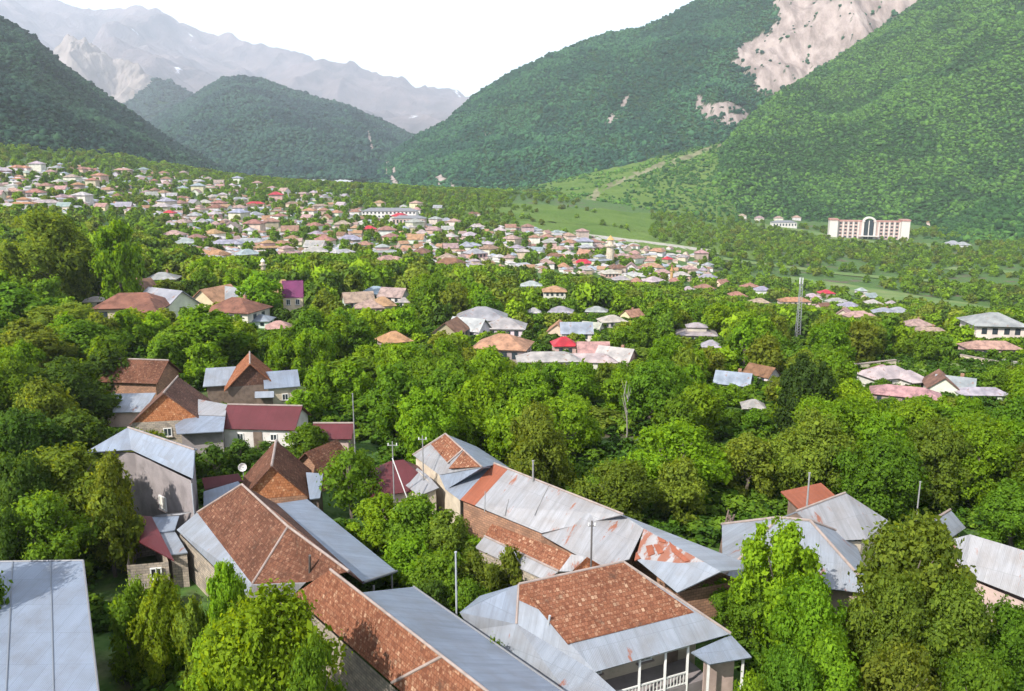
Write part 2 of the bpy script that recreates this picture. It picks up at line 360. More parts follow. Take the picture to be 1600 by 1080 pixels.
def hill_points(key, spacing, size, seed, tmax=1.04, keep=None, margin=140, barekeep=0.0):
    _, P, B, T = MT[key]; r = np.random.default_rng(seed)
    a = P[:-1, :-1]; b_ = P[1:, :-1]; d = P[:-1, 1:]
    area = np.linalg.norm(np.cross(b_-a, d-a), axis=-1)
    cnt = area/(spacing*spacing); cnt = np.floor(cnt+r.random(cnt.shape)).astype(int)
    px, py = npproj(a); cnt[(px < -margin) | (px > 1600+margin) | (py < -60) | (T[:-1, :-1] > tmax)] = 0
    ii, jj = np.nonzero(cnt); rep = cnt[ii, jj]; ii = np.repeat(ii, rep); jj = np.repeat(jj, rep)
    f = r.random(len(ii))[:, None]; g_ = r.random(len(ii))[:, None]
    Q = (P[ii, jj]*(1-f)+P[ii+1, jj]*f)*(1-g_)+(P[ii, jj+1]*(1-f)+P[ii+1, jj+1]*f)*g_
    k = (B[ii, jj] < .5) | (r.random(len(ii)) < barekeep)
    if keep is not None: k &= keep(Q, r)
    Q = Q[k]; s = size*np.exp(r.normal(0, .32, len(Q)))
    return Q, np.stack([s*.56, s*.56, s*.42*r.uniform(.6, 1.6, len(Q))], -1)
def wood(name, key, spacing, size, col, label, seed, **kw):
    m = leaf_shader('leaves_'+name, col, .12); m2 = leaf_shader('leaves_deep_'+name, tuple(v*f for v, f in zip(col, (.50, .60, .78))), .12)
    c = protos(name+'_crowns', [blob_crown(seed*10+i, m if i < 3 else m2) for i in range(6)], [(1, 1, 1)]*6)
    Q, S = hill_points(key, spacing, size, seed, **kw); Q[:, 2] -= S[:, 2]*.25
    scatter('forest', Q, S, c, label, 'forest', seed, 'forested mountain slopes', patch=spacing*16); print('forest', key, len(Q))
wood('near', 'near', 4.2, 5.6, (.062, .145, .030), 'deciduous forest covering the steep mountain behind the long pink hotel', 1)
wood('shoulder', 'shoulder', 4.2, 5.8, (.050, .125, .026), 'dark wooded shoulder rising at the right edge beyond the hotel', 2)
wood('back', 'back', 5.9, 7.8, (.030, .095, .048), 'darker forest around the bare landslide on the second mountain', 3, barekeep=.010)
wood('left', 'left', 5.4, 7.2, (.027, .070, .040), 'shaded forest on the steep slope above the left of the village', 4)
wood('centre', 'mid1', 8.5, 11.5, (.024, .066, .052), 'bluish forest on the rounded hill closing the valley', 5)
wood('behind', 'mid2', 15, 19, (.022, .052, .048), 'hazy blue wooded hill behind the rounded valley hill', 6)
wood('fan', 'fan', 7.0, 5.0, (.065, .15, .028), 'scattered light green scrub on the fan slope below the landslide', 7, keep=lambda Q, r: fbm(Q[:, 0]/45, Q[:, 1]/45, 9, 3)+r.random(len(Q))*.3 > .74-.5*np.clip((npproj(Q)[0]-960)/170, 0, 1))
# ================================================================== HAZE
def haze():
    zt = max(float(P[..., 2].max()) for _, P, _, _ in MT.values())+40
    bm = bmesh.new(); x0, x1, y0, y1, z0, z1 = -13500, 9500, -700, 28500, -700, zt
    z0 = min(float(P[..., 2].min()) for _, P, _, _ in MT.values()); z0 = min(z0, float(GZ.min()))-1
    vs = [bm.verts.new((x, y, z)) for z in (z0, z1) for x, y in ((x0, y0), (x1, y0), (x1, y1), (x0, y1))]
    for f in ((3, 2, 1, 0), (4, 5, 6, 7), (0, 1, 5, 4), (1, 2, 6, 5), (2, 3, 7, 6), (3, 0, 4, 7)): bm.faces.new([vs[i] for i in f])
    me = bpy.data.meshes.new('haze'); bm.to_mesh(me); bm.free()
    m = bpy.data.materials.new('haze'); m.use_nodes = True; t = m.node_tree; t.nodes.clear()
    o = t.nodes.new('ShaderNodeOutputMaterial'); v = t.nodes.new('ShaderNodeVolumePrincipled')
    v.inputs['Color'].default_value = (.80, .86, .96, 1); v.inputs['Density'].default_value = 8.0e-5; v.inputs['Anisotropy'].default_value = .1
    t.links.new(v.outputs[0], o.inputs['Volume']); me.materials.append(m)
    tag(link('haze', me), 'pale blue haze filling the valley between village and mountains', 'haze', None, 'stuff'); print('haze top', zt, 'bottom', z0)
haze()
# ================================================================== BUILDING MATERIALS
def tile_mat(name, c1, c2, c3, seed=0., wear=.5):
    m, t, b, o = newmat(name)
    uv = nd(t, 'UVMap'); mp = nd(t, 'Mapping'); mp.inputs['Location'].default_value = (seed, seed*.7, 0); t.links.new(uv.outputs[0], mp.inputs[0])
    br = nd(t, 'TexBrick'); br.offset = .5
    for k, v in (('Scale', 1.0), ('Mortar Size', .014), ('Brick Width', .21), ('Row Height', .24), ('Mortar Smooth', .4), ('Bias', 0.0)): br.inputs[k].default_value = v
    br.inputs['Color1'].default_value = (0, 0, 0, 1); br.inputs['Color2'].default_value = (1, 1, 1, 1); br.inputs['Mortar'].default_value = (.1, .1, .1, 1)
    t.links.new(mp.outputs[0], br.inputs['Vector'])
    base = ramp(t, br.outputs['Color'], [(.05, c1), (.5, c2), (.93, c2), (1.0, c3)])
    def uvn(s, d, r=.6):
        n = nd(t, 'TexNoise', Scale=s, Detail=d, Roughness=r); t.links.new(mp.outputs[0], n.inputs['Vector']); return n.outputs['Fac']
    n1 = uvn(.35, 5); n2 = uvn(3.4, 3, .75)
    c = mix(t, ramp(t, n1, [(.40, (0, 0, 0)), (.62, (wear, wear, wear))]), base, tuple(x*.62 for x in c1))
    c = mix(t, ramp(t, n2, [(.54, (0, 0, 0)), (.68, (.8, .8, .8))]), c, c3)
    c = mix(t, ramp(t, uvn(1.1, 5), [(.58, (0, 0, 0)), (.7, (.5, .5, .5))]), c, (.055, .05, .04))
    c = mix(t, br.outputs['Fac'], c, tuple(x*.8 for x in c1))
    t.links.new(c, b.inputs['Base Color']); b.inputs['Roughness'].default_value = .95; b.inputs['Specular IOR Level'].default_value = .1
    wv = nd(t, 'TexWave', wave_type='BANDS', bands_direction='Y', wave_profile='SAW', Scale=.95); t.links.new(mp.outputs[0], wv.inputs['Vector'])
    hh = mix(t, .5, wv.outputs['Fac'], br.outputs['Color']); bump(t, b, hh, .8, .06); return m
def tin_mat(name, col, rust=.0, seed=0., streak=.8, rough=.5, metal=.15, seam=1.0):
    m, t, b, o = newmat(name)
    uv = nd(t, 'UVMap'); mp = nd(t, 'Mapping'); mp.inputs['Location'].default_value = (seed, seed*1.7, 0); t.links.new(uv.outputs[0], mp.inputs[0])
    def uvn(s, d, r=.6, sc=(1, 1, 1)):
        q = nd(t, 'Mapping'); q.inputs['Scale'].default_value = sc; t.links.new(mp.outputs[0], q.inputs[0])
        n = nd(t, 'TexNoise', Scale=s, Detail=d, Roughness=r); t.links.new(q.outputs[0], n.inputs['Vector']); return n.outputs['Fac']
    br = nd(t, 'TexBrick'); br.offset = .35
    for k, v in (('Scale', 1.0), ('Mortar Size', .012), ('Brick Width', seam), ('Row Height', 2.6), ('Mortar Smooth', .3)): br.inputs[k].default_value = v
    br.inputs['Color1'].default_value = (0, 0, 0, 1); br.inputs['Color2'].default_value = (1, 1, 1, 1); br.inputs['Mortar'].default_value = (.5, .5, .5, 1)
    t.links.new(mp.outputs[0], br.inputs['Vector'])
    sheet = ramp(t, br.outputs['Color'], [(0, tuple(c*.94 for c in col)), (1, tuple(min(1, c*1.04) for c in col))])
    c = mix(t, ramp(t, uvn(1.0, 6, .65, (2.2, .18, 1)), [(.42, (0, 0, 0)), (.7, (streak, streak, streak))]), sheet, tuple(x*.62 for x in col))
    c = mix(t, ramp(t, uvn(.5, 5), [(.42, (0, 0, 0)), (.70, (.7, .7, .7))]), c, (col[0]*.70, col[1]*.62, col[2]*.55))
    c = mix(t, br.outputs['Fac'], c, tuple(x*.62 for x in col))
    if rust > 0:
        k = .66-.3*rust
        c = mix(t, ramp(t, uvn(.55, 6, .7, (1.6, .5, 1)), [(k, (0, 0, 0)), (k+.05, (.9, .9, .9))]), c, (.23, .075, .035))
    t.links.new(c, b.inputs['Base Color']); b.inputs['Roughness'].default_value = rough; b.inputs['Metallic'].default_value = metal; b.inputs['Specular IOR Level'].default_value = .35
    wv = nd(t, 'TexWave', wave_type='BANDS', bands_direction='X', Scale=3.2); t.links.new(mp.outputs[0], wv.inputs['Vector'])
    bump(t, b, mix(t, .4, wv.outputs['Fac'], uvn(.8, 3)), .35, .05); return m
def wall_mat(name, col, dirt=.5, scale=.7, brick=False):
    m, t, b, o = newmat(name); n = noise(t, scale, 6); n2 = noise(t, 4.0, 4)
    c = ramp(t, n, [(.35, tuple(x*(1-dirt*.55) for x in col)), (.55, col), (.75, tuple(min(.85, x*1.12) for x in col))])
    c = mix(t, ramp(t, n2, [(.55, (0, 0, 0)), (.75, (.35, .35, .35))]), c, tuple(x*.55 for x in col))
    if brick:
        uv = nd(t, 'UVMap'); br = nd(t, 'TexBrick')
        for k, v in (('Scale', 1.0), ('Mortar Size', .02), ('Brick Width', .4), ('Row Height', .2)): br.inputs[k].default_value = v
        br.inputs['Color1'].default_value = (.75, .75, .75, 1); br.inputs['Color2'].default_value = (1.15, 1.1, 1.0, 1); br.inputs['Mortar'].default_value = (.55, .55, .55, 1)
        t.links.new(uv.outputs[0], br.inputs['Vector']); c = mix(t, 1., c, br.outputs['Color'], 'MULTIPLY')
    t.links.new(c, b.inputs['Base Color']); b.inputs['Roughness'].default_value = .92; bump(t, b, n2, .3, .03); return m
def obj_mat(name, rough, metal=0., lo=.75, hi=1.2, scale=.5, tile=False, rust=False):
    m, t, b, o = newmat(name); oi = nd(t, 'ObjectInfo'); n = noise(t, scale, 6)
    c = mix(t, 1., oi.outputs['Color'], ramp(t, n, [(.35, (lo, lo, lo)), (.65, (hi, hi*.97, hi*.93))]), 'MULTIPLY')
    if tile: c = mix(t, ramp(t, noise(t, 2.2, 4, rough=.7), [(.5, (0, 0, 0)), (.7, (.6, .6, .6))]), c, mix(t, 1., oi.outputs['Color'], (1.5, 1.4, 1.2), 'MULTIPLY'))
    if rust: c = mix(t, ramp(t, noise(t, .8, 5, rough=.7), [(.58, (0, 0, 0)), (.66, (.75, .75, .75))]), c, (.20, .10, .065))
    t.links.new(c, b.inputs['Base Color']); b.inputs['Roughness'].default_value = rough; b.inputs['Metallic'].default_value = metal; return m
TILE_O = tile_mat('tile_orange', (.165, .058, .030), (.265, .098, .047), (.42, .24, .14), 0.)
TILE_B = tile_mat('tile_brown', (.09, .040, .026), (.145, .064, .040), (.27, .155, .105), 3.1, .7)
TILE_D = tile_mat('tile_dark', (.10, .055, .045), (.165, .085, .06), (.26, .16, .11), 5.3, .7)
TILE_M = tile_mat('tile_mottled', (.135, .052, .030), (.215, .088, .050), (.40, .25, .16), 7.7, .35)
TIN = tin_mat('tin_grey', (.25, .275, .315), .08); TIN_B = tin_mat('tin_blue', (.215, .25, .31), 0, 4.); TIN_W = tin_mat('tin_white', (.275, .275, .288), .22, 9.)
TIN_R = tin_mat('tin_patched', (.32, .31, .315), .62, 2.2); RUST = tin_mat('tin_rust', (.27, .085, .045), .0, 1.3, .9, .75, .1)
TIN_P = tin_mat('tin_plain', (.20, .235, .295), 0, 2.7, .25); TILE_G = tile_mat('tile_gable', (.30, .11, .05), (.47, .19, .085), (.62, .36, .2), 2.2, .3)
MAROON = tin_mat('tin_maroon', (.10, .02, .024), 0, 6., .3, .5, .1); REDTIN = tin_mat('tin_red', (.42, .02, .04), 0, 6., .2, .5, .1)
CAP = wall_mat('ridge_mortar', (.28, .225, .20), .4, 1.5)
W_GREY = wall_mat('concrete_wall', (.25, .22, .22)); W_CREAM = wall_mat('cream_wall', (.52, .44, .34)); W_WHITE = wall_mat('white_wall', (.60, .56, .53), .35)
W_PINK = wall_mat('pink_wall', (.48, .36, .32), .5); W_BRICK = wall_mat('brick_wall', (.33, .19, .13), .4, 1., True); W_WOOD = wall_mat('old_wood', (.17, .125, .10), .6, 2.)
W_STONE = wall_mat('stone_wall', (.36, .31, .26), .6, 1.3, True); W_YELL = wall_mat('yellow_wall', (.66, .55, .28), .4)
WHITEP = wall_mat('white_paint', (.66, .65, .62), .2); DARK = wall_mat('dark_opening', (.02, .02, .022), .2)
GLASS, _t, _b, _o = newmat('window_glass'); _b.inputs['Base Color'].default_value = (.035, .045, .055, 1); _b.inputs['Roughness'].default_value = .12; _b.inputs['Specular IOR Level'].default_value = .6
POLE = wall_mat('pole_grey', (.24, .235, .23), .4, 2.); POLE_D = wall_mat('pole_dark', (.10, .09, .085), .3, 2.); STEEL = wall_mat('galvanised_steel', (.33, .345, .36), .3, 2.)
FR_TILE = obj_mat('village_tile', .9, 0, .5, 1.15, .5, True); FR_TIN = obj_mat('village_tin', .5, .15, .62, 1.12, .35, False, True); FW = obj_mat('village_wall', .92, 0, .75, 1.1, .4)
# ================================================================== BUILDING SHAPES
def faceuv(bm, faces):
    uvl = bm.loops.layers.uv.verify()
    for f in faces:
        n = f.normal
        u = Vector((-n.y, n.x, 0)); u = u.normalized() if u.length > 1e-4 else Vector((1, 0, 0))
        v = n.cross(u)
        for l in f.loops: l[uvl].uv = (l.vert.co.dot(u), l.vert.co.dot(v))
def slabs(name, polys, mat, parent, thick=.10, label=None):
    """sloping sheets (one part): each polygon is a closed slab of real thickness"""
    bm = bmesh.new(); base = parent.matrix_basis.inverted() if parent else Matrix()
    for poly in polys:
        P = [base @ Vector(p) for p in poly]
        n = Vector((0, 0, 0))
        for i in range(len(P)): a, b2 = P[i], P[(i+1) % len(P)]; n += a.cross(b2)
        if n.z < 0: P.reverse(); n = -n
        n.normalize()
        top = [bm.verts.new(p) for p in P]; bot = [bm.verts.new(p-n*thick) for p in P]
        bm.faces.new(top); bm.faces.new(bot[::-1])
        for i in range(len(P)): j = (i+1) % len(P); bm.faces.new((top[i], bot[i], bot[j], top[j]))
    bm.normal_update(); faceuv(bm, bm.faces); bmesh.ops.triangulate(bm, faces=[f for f in bm.faces if len(f.verts) > 4])
    me = bpy.data.meshes.new(name); bm.to_mesh(me); bm.free(); me.materials.append(mat)
    o = link(name, me, parent)
    if label: o['label'] = label
    return o
def walls(name, foot, mat, parent, zb=None, top=None, closed=True, thick=0):
    """wall ring: foot = [(x,y,ztop)...] world; down to the ground"""
    bm = bmesh.new(); base = parent.matrix_basis.inverted(); a = []; b_ = []
    for p in foot:
        g = (float(gz(p[0], p[1]))-.6) if zb is None else zb
        a.append(bm.verts.new(base @ Vector(p))); b_.append(bm.verts.new(base @ Vector((p[0], p[1], g))))
    n = len(foot)
    for i in range(n if closed else n-1):
        j = (i+1) % n; bm.faces.new((a[i], a[j], b_[j], b_[i]))
    bm.normal_update(); bmesh.ops.recalc_face_normals(bm, faces=bm.faces); faceuv(bm, bm.faces)
    me = bpy.data.meshes.new(name); bm.to_mesh(me); bm.free(); me.materials.append(mat); return link(name, me, parent)
def inset(pts, d):
    """shrink a footprint towards its middle by about d metres"""
    c = sum((Vector(p) for p in pts), Vector())/len(pts); out = []
    for p in pts:
        v = Vector(p)-c; v.z = 0; l = v.length; q = Vector(p)-v*(d/l if l > d else 0); out.append(q)
    return out
def bars(name, segs, r, mat, parent, sides=6, local=False):
    """round bars along segments [(a,b)] in one mesh; r number or (r0,r1)"""
    bm = bmesh.new(); inv = parent.matrix_basis.inverted() if parent and not local else Matrix()
    r0, r1 = r if isinstance(r, tuple) else (r, r)
    for a, b_ in segs:
        a = inv @ Vector(a); b_ = inv @ Vector(b_); d = (b_-a).normalized(); u = d.orthogonal().normalized(); v = d.cross(u)
        A = [bm.verts.new(a+(u*math.cos(k*2*math.pi/sides)+v*math.sin(k*2*math.pi/sides))*r0) for k in range(sides)]
        B = [bm.verts.new(b_+(u*math.cos(k*2*math.pi/sides)+v*math.sin(k*2*math.pi/sides))*r1) for k in range(sides)]
        bm.faces.new(A[::-1]); bm.faces.new(B)
        for k in range(sides): j = (k+1) % sides; bm.faces.new((A[k], A[j], B[j], B[k]))
    me = bpy.data.meshes.new(name); bm.to_mesh(me); bm.free(); me.materials.append(mat); return link(name, me, parent)
def caps(segs, parent, w=.22, name='ridge_cap', mat=None):
    """mortar or tin capping: half-round strip standing proud of ridge and hips"""
    return bars(name, [(Vector(a)+Vector((0, 0, .02)), Vector(b_)+Vector((0, 0, .02))) for a, b_ in segs], w*.55, mat or CAP, parent, 7)
def boxes(name, bxs, mat, parent, world=False):
    """boxes (cx,cy,cz,sx,sy,sz) in the parent's own frame, one mesh"""
    bm = bmesh.new()
    for bx in bxs:
        cx, cy, cz, sx, sy, sz = bx[:6]; rz = bx[6] if len(bx) > 6 else 0
        M = Matrix.Translation((cx, cy, cz)) @ Matrix.Rotation(rz, 4, 'Z') @ Matrix.Diagonal((sx, sy, sz, 1))
        bmesh.ops.create_cube(bm, size=1, matrix=M)
    bm.normal_update(); faceuv(bm, bm.faces)
    me = bpy.data.meshes.new(name); bm.to_mesh(me); bm.free(); me.materials.append(mat); return link(name, me, parent)
def window(parent, p, rz, w_=1.0, h_=1.2, frame=None, shutter=None):
    """window on a wall: p centre on the wall face in the parent's frame, rz the outward direction"""
    fr = bpy.data.objects.new('window', None); COL.objects.link(fr); fr.parent = parent; fr.location = p; fr.rotation_euler = (0, 0, rz); fr.empty_display_size = .3
    T = .09
    boxes('frame', [(0, .03, h_/2-T/2, w_, .10, T), (0, .03, -h_/2+T/2, w_, .10, T), (-w_/2+T/2, .03, 0, T, .10, h_-2*T), (w_/2-T/2, .03, 0, T, .10, h_-2*T), (0, .03, 0, .06, .08, h_-2*T)], frame or WHITEP, fr)
    boxes('pane', [(0, .012, 0, w_-2*T, .02, h_-2*T)], shutter or GLASS, fr)
    boxes('sill', [(0, .09, -h_/2-.04, w_+.2, .22, .07)], CAP, fr)
    return fr
CLEAR = []     # (px0, py0, px1, py1, Y): parts of the photo that nearer random trees must leave open
FOOT = []      # (X, Y, radius): ground taken by buildings
def clear_of(o_or_pts, Y=None, grow=0, take=None):
    P = [proj(p) for p in o_or_pts]; xs = [p[0] for p in P]; ys = [p[1] for p in P]
    Y = Y if Y is not None else sum(p[1] for p in o_or_pts)/len(o_or_pts)
    CLEAR.append((min(xs)-grow, min(ys)-grow, max(xs)+grow, max(ys)+grow, Y))
def occupy(pts):
    for p in pts: FOOT.append((p[0], p[1], 2.2))
    for a, b_ in zip(pts, list(pts[1:])+[pts[0]]):
        a = Vector(a); b_ = Vector(b_); n = int((b_-a).length/3)
        for i in range(n): q = a.lerp(b_, (i+.5)/n); FOOT.append((q.x, q.y, 2.0))
    c = sum((Vector(p) for p in pts), Vector())/len(pts)
    for p in pts:
        for k in (.3, .6): q = c.lerp(Vector(p), k); FOOT.append((q.x, q.y, 2.2))
LAND = []      # landmarks for labels: (px, py, phrase)
def house_rect(name, label, cat, X, Y, rz, w_, l_, eh, rh, roof, wall, kind='gable', gable=None, over=.45, wins=(), z=None, group=None, cap=True, chim=False, clear=True, door=None, split=None, objcol=None):
    """house with a rectangular plan: local x along the ridge (length l_), local y across (width w_). kind gable | hip | mono | pyramid"""
    z0 = float(gz(X, Y)) if z is None else z
    t_ = thing(name, label, cat, (X, Y, z0), rz, group); Mx = Matrix.Translation((X, Y, z0)) @ Matrix.Rotation(rz, 4, 'Z'); t_.matrix_basis = Mx
    W = lambda x, y, zz: Mx @ Vector((x, y, zz))
    a, b_ = l_/2, w_/2; A, B = a+over, b_+over; sl = (rh-eh)/b_; ez = eh-over*sl
    if kind == 'gable':
        fl = [[W(-A, -B, ez), W(A, -B, ez), W(A, 0, rh), W(-A, 0, rh)], [W(-A, B, ez), W(-A, 0, rh), W(A, 0, rh), W(A, B, ez)]]
        ridge = [(W(-A, 0, rh), W(A, 0, rh))]; wl = [(-a, -b_, eh-.1), (a, -b_, eh-.1), (a, b_, eh-.1), (-a, b_, eh-.1)]
    elif kind == 'hip':
        k = min(b_, a*.75)
        fl = [[W(-A, -B, ez), W(A, -B, ez), W(a-k, 0, rh), W(-a+k, 0, rh)], [W(A, B, ez), W(-A, B, ez), W(-a+k, 0, rh), W(a-k, 0, rh)],
              [W(-A, B, ez), W(-A, -B, ez), W(-a+k, 0, rh)], [W(A, -B, ez), W(A, B, ez), W(a-k, 0, rh)]]
        r1, r2 = W(-a+k, 0, rh), W(a-k, 0, rh); ridge = [(r1, r2), (r1, W(-A, -B, ez)), (r1, W(-A, B, ez)), (r2, W(A, -B, ez)), (r2, W(A, B, ez))]
        wl = [(-a, -b_, eh-.1), (a, -b_, eh-.1), (a, b_, eh-.1), (-a, b_, eh-.1)]
    elif kind == 'mono':
        sl = (rh-eh)/w_; fl = [[W(-A, -B, eh-over*sl), W(A, -B, eh-over*sl), W(A, B, rh+over*sl), W(-A, B, rh+over*sl)]]; ridge = []
        wl = [(-a, -b_, eh-.12), (a, -b_, eh-.12), (a, b_, rh-.12), (-a, b_, rh-.12)]
    foot = [W(*p) for p in wl]
    if isinstance(roof, (list, tuple)):
        for i, f in enumerate(fl): slabs('roof', [f], roof[min(i, len(roof)-1)], t_)
    else: slabs('roof', fl, roof, t_)
    if cap and ridge: caps(ridge, t_, .2)
    walls('wall', foot, wall, t_)
    if kind == 'gable':
        for sx in (-1, 1):
            tri = [W(sx*(a-.02), -b_, eh-.1), W(sx*(a-.02), b_, eh-.1), W(sx*(a-.02), 0, rh-.16)]
            bm = bmesh.new(); inv = Mx.inverted(); vv = [bm.verts.new(inv @ p) for p in tri]; vi = [bm.verts.new(inv @ p-Vector((sx*.12, 0, 0))) for p in tri]
            bm.faces.new(vv); bm.faces.new(vi[::-1])
            for i in range(3): j = (i+1) % 3; bm.faces.new((vv[i], vi[i], vi[j], vv[j]))
            bmesh.ops.recalc_face_normals(bm, faces=bm.faces); bm.normal_update(); uvl = bm.loops.layers.uv.verify()
            for f in bm.faces:
                for l in f.loops: l[uvl].uv = (l.vert.co.y, l.vert.co.z)
            me = bpy.data.meshes.new('gable'); bm.to_mesh(me); bm.free(); me.materials.append(gable or wall); link('gable', me, t_)
    for side, pos, zc, ww, hh in wins:      # side: 's' -y, 'n' +y, 'w' -x, 'e' +x
        p, r_ = {'s': ((pos, -b_-.01, zc), math.pi), 'n': ((pos, b_+.01, zc), 0), 'w': ((-a-.01, pos, zc), math.pi/2), 'e': ((a+.01, pos, zc), -math.pi/2)}[side]
        window(t_, p, r_, ww, hh)
    if door:
        side, pos = door; p, sz = {'s': ((pos, -b_-.03, 1.05), (1.0, .08, 2.1)), 'e': ((a+.03, pos, 1.05), (.08, 1.0, 2.1)), 'w': ((-a-.03, pos, 1.05), (.08, 1.0, 2.1))}[side]
        d_ = boxes('door', [(*p, *sz)], W_WOOD, t_)
        boxes('handle', [(p[0]+.3, p[1]-.06, p[2], .1, .06, .05)], STEEL, d_)
    if chim: c_ = boxes('chimney', [(a*.4, b_*.3, rh, .5, .5, 1.4)], W_BRICK, t_)
    occupy(foot)
    if clear: clear_of([W(-A, -B, ez), W(A, -B, ez), W(A, B, ez), W(-A, B, ez), W(0, 0, rh)], Y)
    return t_
# ================================================================== TREES
LEAF = leaf_shader('tree_leaves', None, .52)
m, t, b, o = newmat('bark'); n = noise(t, 6., 5)
t.links.new(ramp(t, n, [(.3, (.05, .04, .03)), (.7, (.19, .16, .13))]), b.inputs['Base Color']); b.inputs['Roughness'].default_value = .95; BARK = m
def crown_mesh(seed, n_leaf, leaf, shape='round'):
    """unit tree crown (tree height 1, spread 1): leaf-sized faces gathered in clumps"""
    r = np.random.default_rng(seed); lob = []
    nl = {'round': 40, 'tall': 40, 'broad': 42, 'sparse': 24, 'bush': 22}[shape]
    for k in range(nl):
        a = r.uniform(0, 6.283); q = r.uniform(.12, 1)**.45; zz = r.uniform(0, 1)
        if shape == 'tall': rad = .40*math.sin(math.pi*(.12+.80*zz))**.8; z = .10+.80*zz; rl = r.uniform(.07, .125)*(1.15-.45*zz)
        elif shape == 'broad': rad = .42*math.sqrt(max(.05, 1-(zz-.35)**2*1.9)); z = .22+.64*zz; rl = r.uniform(.075, .135)
        elif shape == 'bush': rad = .38*math.sqrt(max(.05, 1-zz**2)); z = .18+.62*zz; rl = r.uniform(.10, .17)
        else: rad = .40*math.sqrt(max(.04, 1-(1.75*zz-.72)**2)); z = .15+.73*zz; rl = r.uniform(.075, .135)
        lob.append((rad*q*math.cos(a), rad*q*math.sin(a), z, rl))
    lob.append((0, 0, .58, .22)); lob.append((0, 0, .74, .14)); lob = np.array(lob)
    w_ = lob[:, 3]**2; idx = r.choice(len(lob), n_leaf, p=w_/w_.sum())
    d = r.normal(size=(n_leaf, 3)); d[:, 2] += .25; d /= np.linalg.norm(d, axis=1)[:, None]
    rr = lob[idx, 3]*(1-.55*r.random(n_leaf)**2.2)*(1+.30*r.normal(size=n_leaf))
    c = lob[idx, :3]+d*rr[:, None]*np.array([1, 1, .92])
    kp = fbm(c[:, 0]*11+c[:, 2]*7, c[:, 1]*11-c[:, 2]*5, seed, 2) > (.50 if shape == 'sparse' else .36); c = c[kp]; d = d[kp]
    n = len(c); nr = d*.75+r.normal(size=(n, 3))*.55+np.array([0, 0, .25]); nr /= np.linalg.norm(nr, axis=1)[:, None]
    u = np.cross(nr, r.normal(size=(n, 3))); u /= np.linalg.norm(u, axis=1)[:, None]; v = np.cross(nr, u)
    s = leaf*np.exp(r.normal(0, .35, n))[:, None]*.5
    ctr = np.array([0, 0, .45]); o_ = (c-ctr)/np.array([.42, .42, .42]); N_ = d*.55+o_*.55+np.array([0, 0, .22])+nr*.35; N_ /= np.linalg.norm(N_, axis=1)[:, None]
    fl = (nr*N_).sum(1) < 0; nr[fl] *= -1; v[fl] *= -1
    V = np.stack([c-u*s*1.25, c-v*s*.75+nr*s*.15, c+u*s*1.25-nr*s*.2, c+v*s*.75+nr*s*.15], 1).reshape(-1, 3)
    me = mesh_np('crown', V, np.arange(n*4).reshape(n, 4), LEAF, True)
    me.normals_split_custom_set_from_vertices(np.repeat(N_, 4, 0).astype(np.float32).tolist()); return me
def trunk_mesh(seed, thin=1.0):
    r = np.random.default_rng(seed); bm = bmesh.new()
    def tube(pts, r0, r1, sides=7):
        prev = None
        for i, p in enumerate(pts):
            k = r0+(r1-r0)*i/(len(pts)-1); ring = [bm.verts.new((p[0]+k*math.cos(q*6.283/sides), p[1]+k*math.sin(q*6.283/sides), p[2])) for q in range(sides)]
            if prev:
                for q in range(sides): j = (q+1) % sides; bm.faces.new((prev[q], prev[j], ring[j], ring[q]))
            prev = ring
        bm.faces.new(prev)
    wob = r.normal(0, .012, (6, 2)); main = [(wob[i, 0]*i, wob[i, 1]*i, -.04+.80*i/5) for i in range(6)]
    tube(main, .032*thin, .008*thin)
    for k in range(8):
        z = r.uniform(.25, .62); a = r.uniform(0, 6.283); L_ = r.uniform(.10, .22); p0 = np.array([main[2][0], main[2][1], z]); dr = np.array([math.cos(a), math.sin(a), r.uniform(.4, 1.1)])
        tube([p0+dr*L_*f+np.array([0, 0, .05*f*f]) for f in (0, .35, .7, 1.0)], .014*thin, .003*thin, 5)
    me = bpy.data.meshes.new('trunk'); bm.to_mesh(me); bm.free(); me.materials.append(BARK)
    for p in me.polygons: p.use_smooth = True
    return me
SHAPES = ['round', 'tall', 'broad', 'sparse', 'bush']
LODS = [(30000, .025), (14000, .034), (6500, .050), (3000, .072)]     # leaves, leaf size relative to the tree
CROWNS = {}
def crown_of(shape, lod, var):
    k = (shape, lod, var)
    if k not in CROWNS: n, s = LODS[lod]; CROWNS[k] = crown_mesh(hash((SHAPES.index(shape), lod, var)) % 99991, n if shape != 'bush' else n//2, s, shape)
    return CROWNS[k]
TRUNKS = [trunk_mesh(i) for i in range(4)]
GREENS = {'bright': (.180, .30, .016), 'fresh': (.148, .26, .016), 'mid': (.110, .205, .018), 'olive': (.150, .205, .026), 'dark': (.070, .128, .020), 'yellow': (.22, .29, .02), 'deep': (.046, .082, .018)}
TREES = []
def tree(x, ytop, wpx, Y, tone='mid', shape='round', what=None, ybase=None, name=None):
    """hand-placed tree: photo x, photo y of its top, width in photo px, distance"""
    d = ray(x, ytop); X = Y*d.x/d.y; zt = H+Y*d.z/d.y; g = float(gz(X, Y)); wm = wpx/FPX*(Y*CP+(H-g)*SP)
    TREES.append(dict(X=X, Y=Y, z=g, h=max(zt-g, 1.2), w=wm, tone=tone, shape=shape, what=what, px=x, top=ytop, hand=True, name=name))
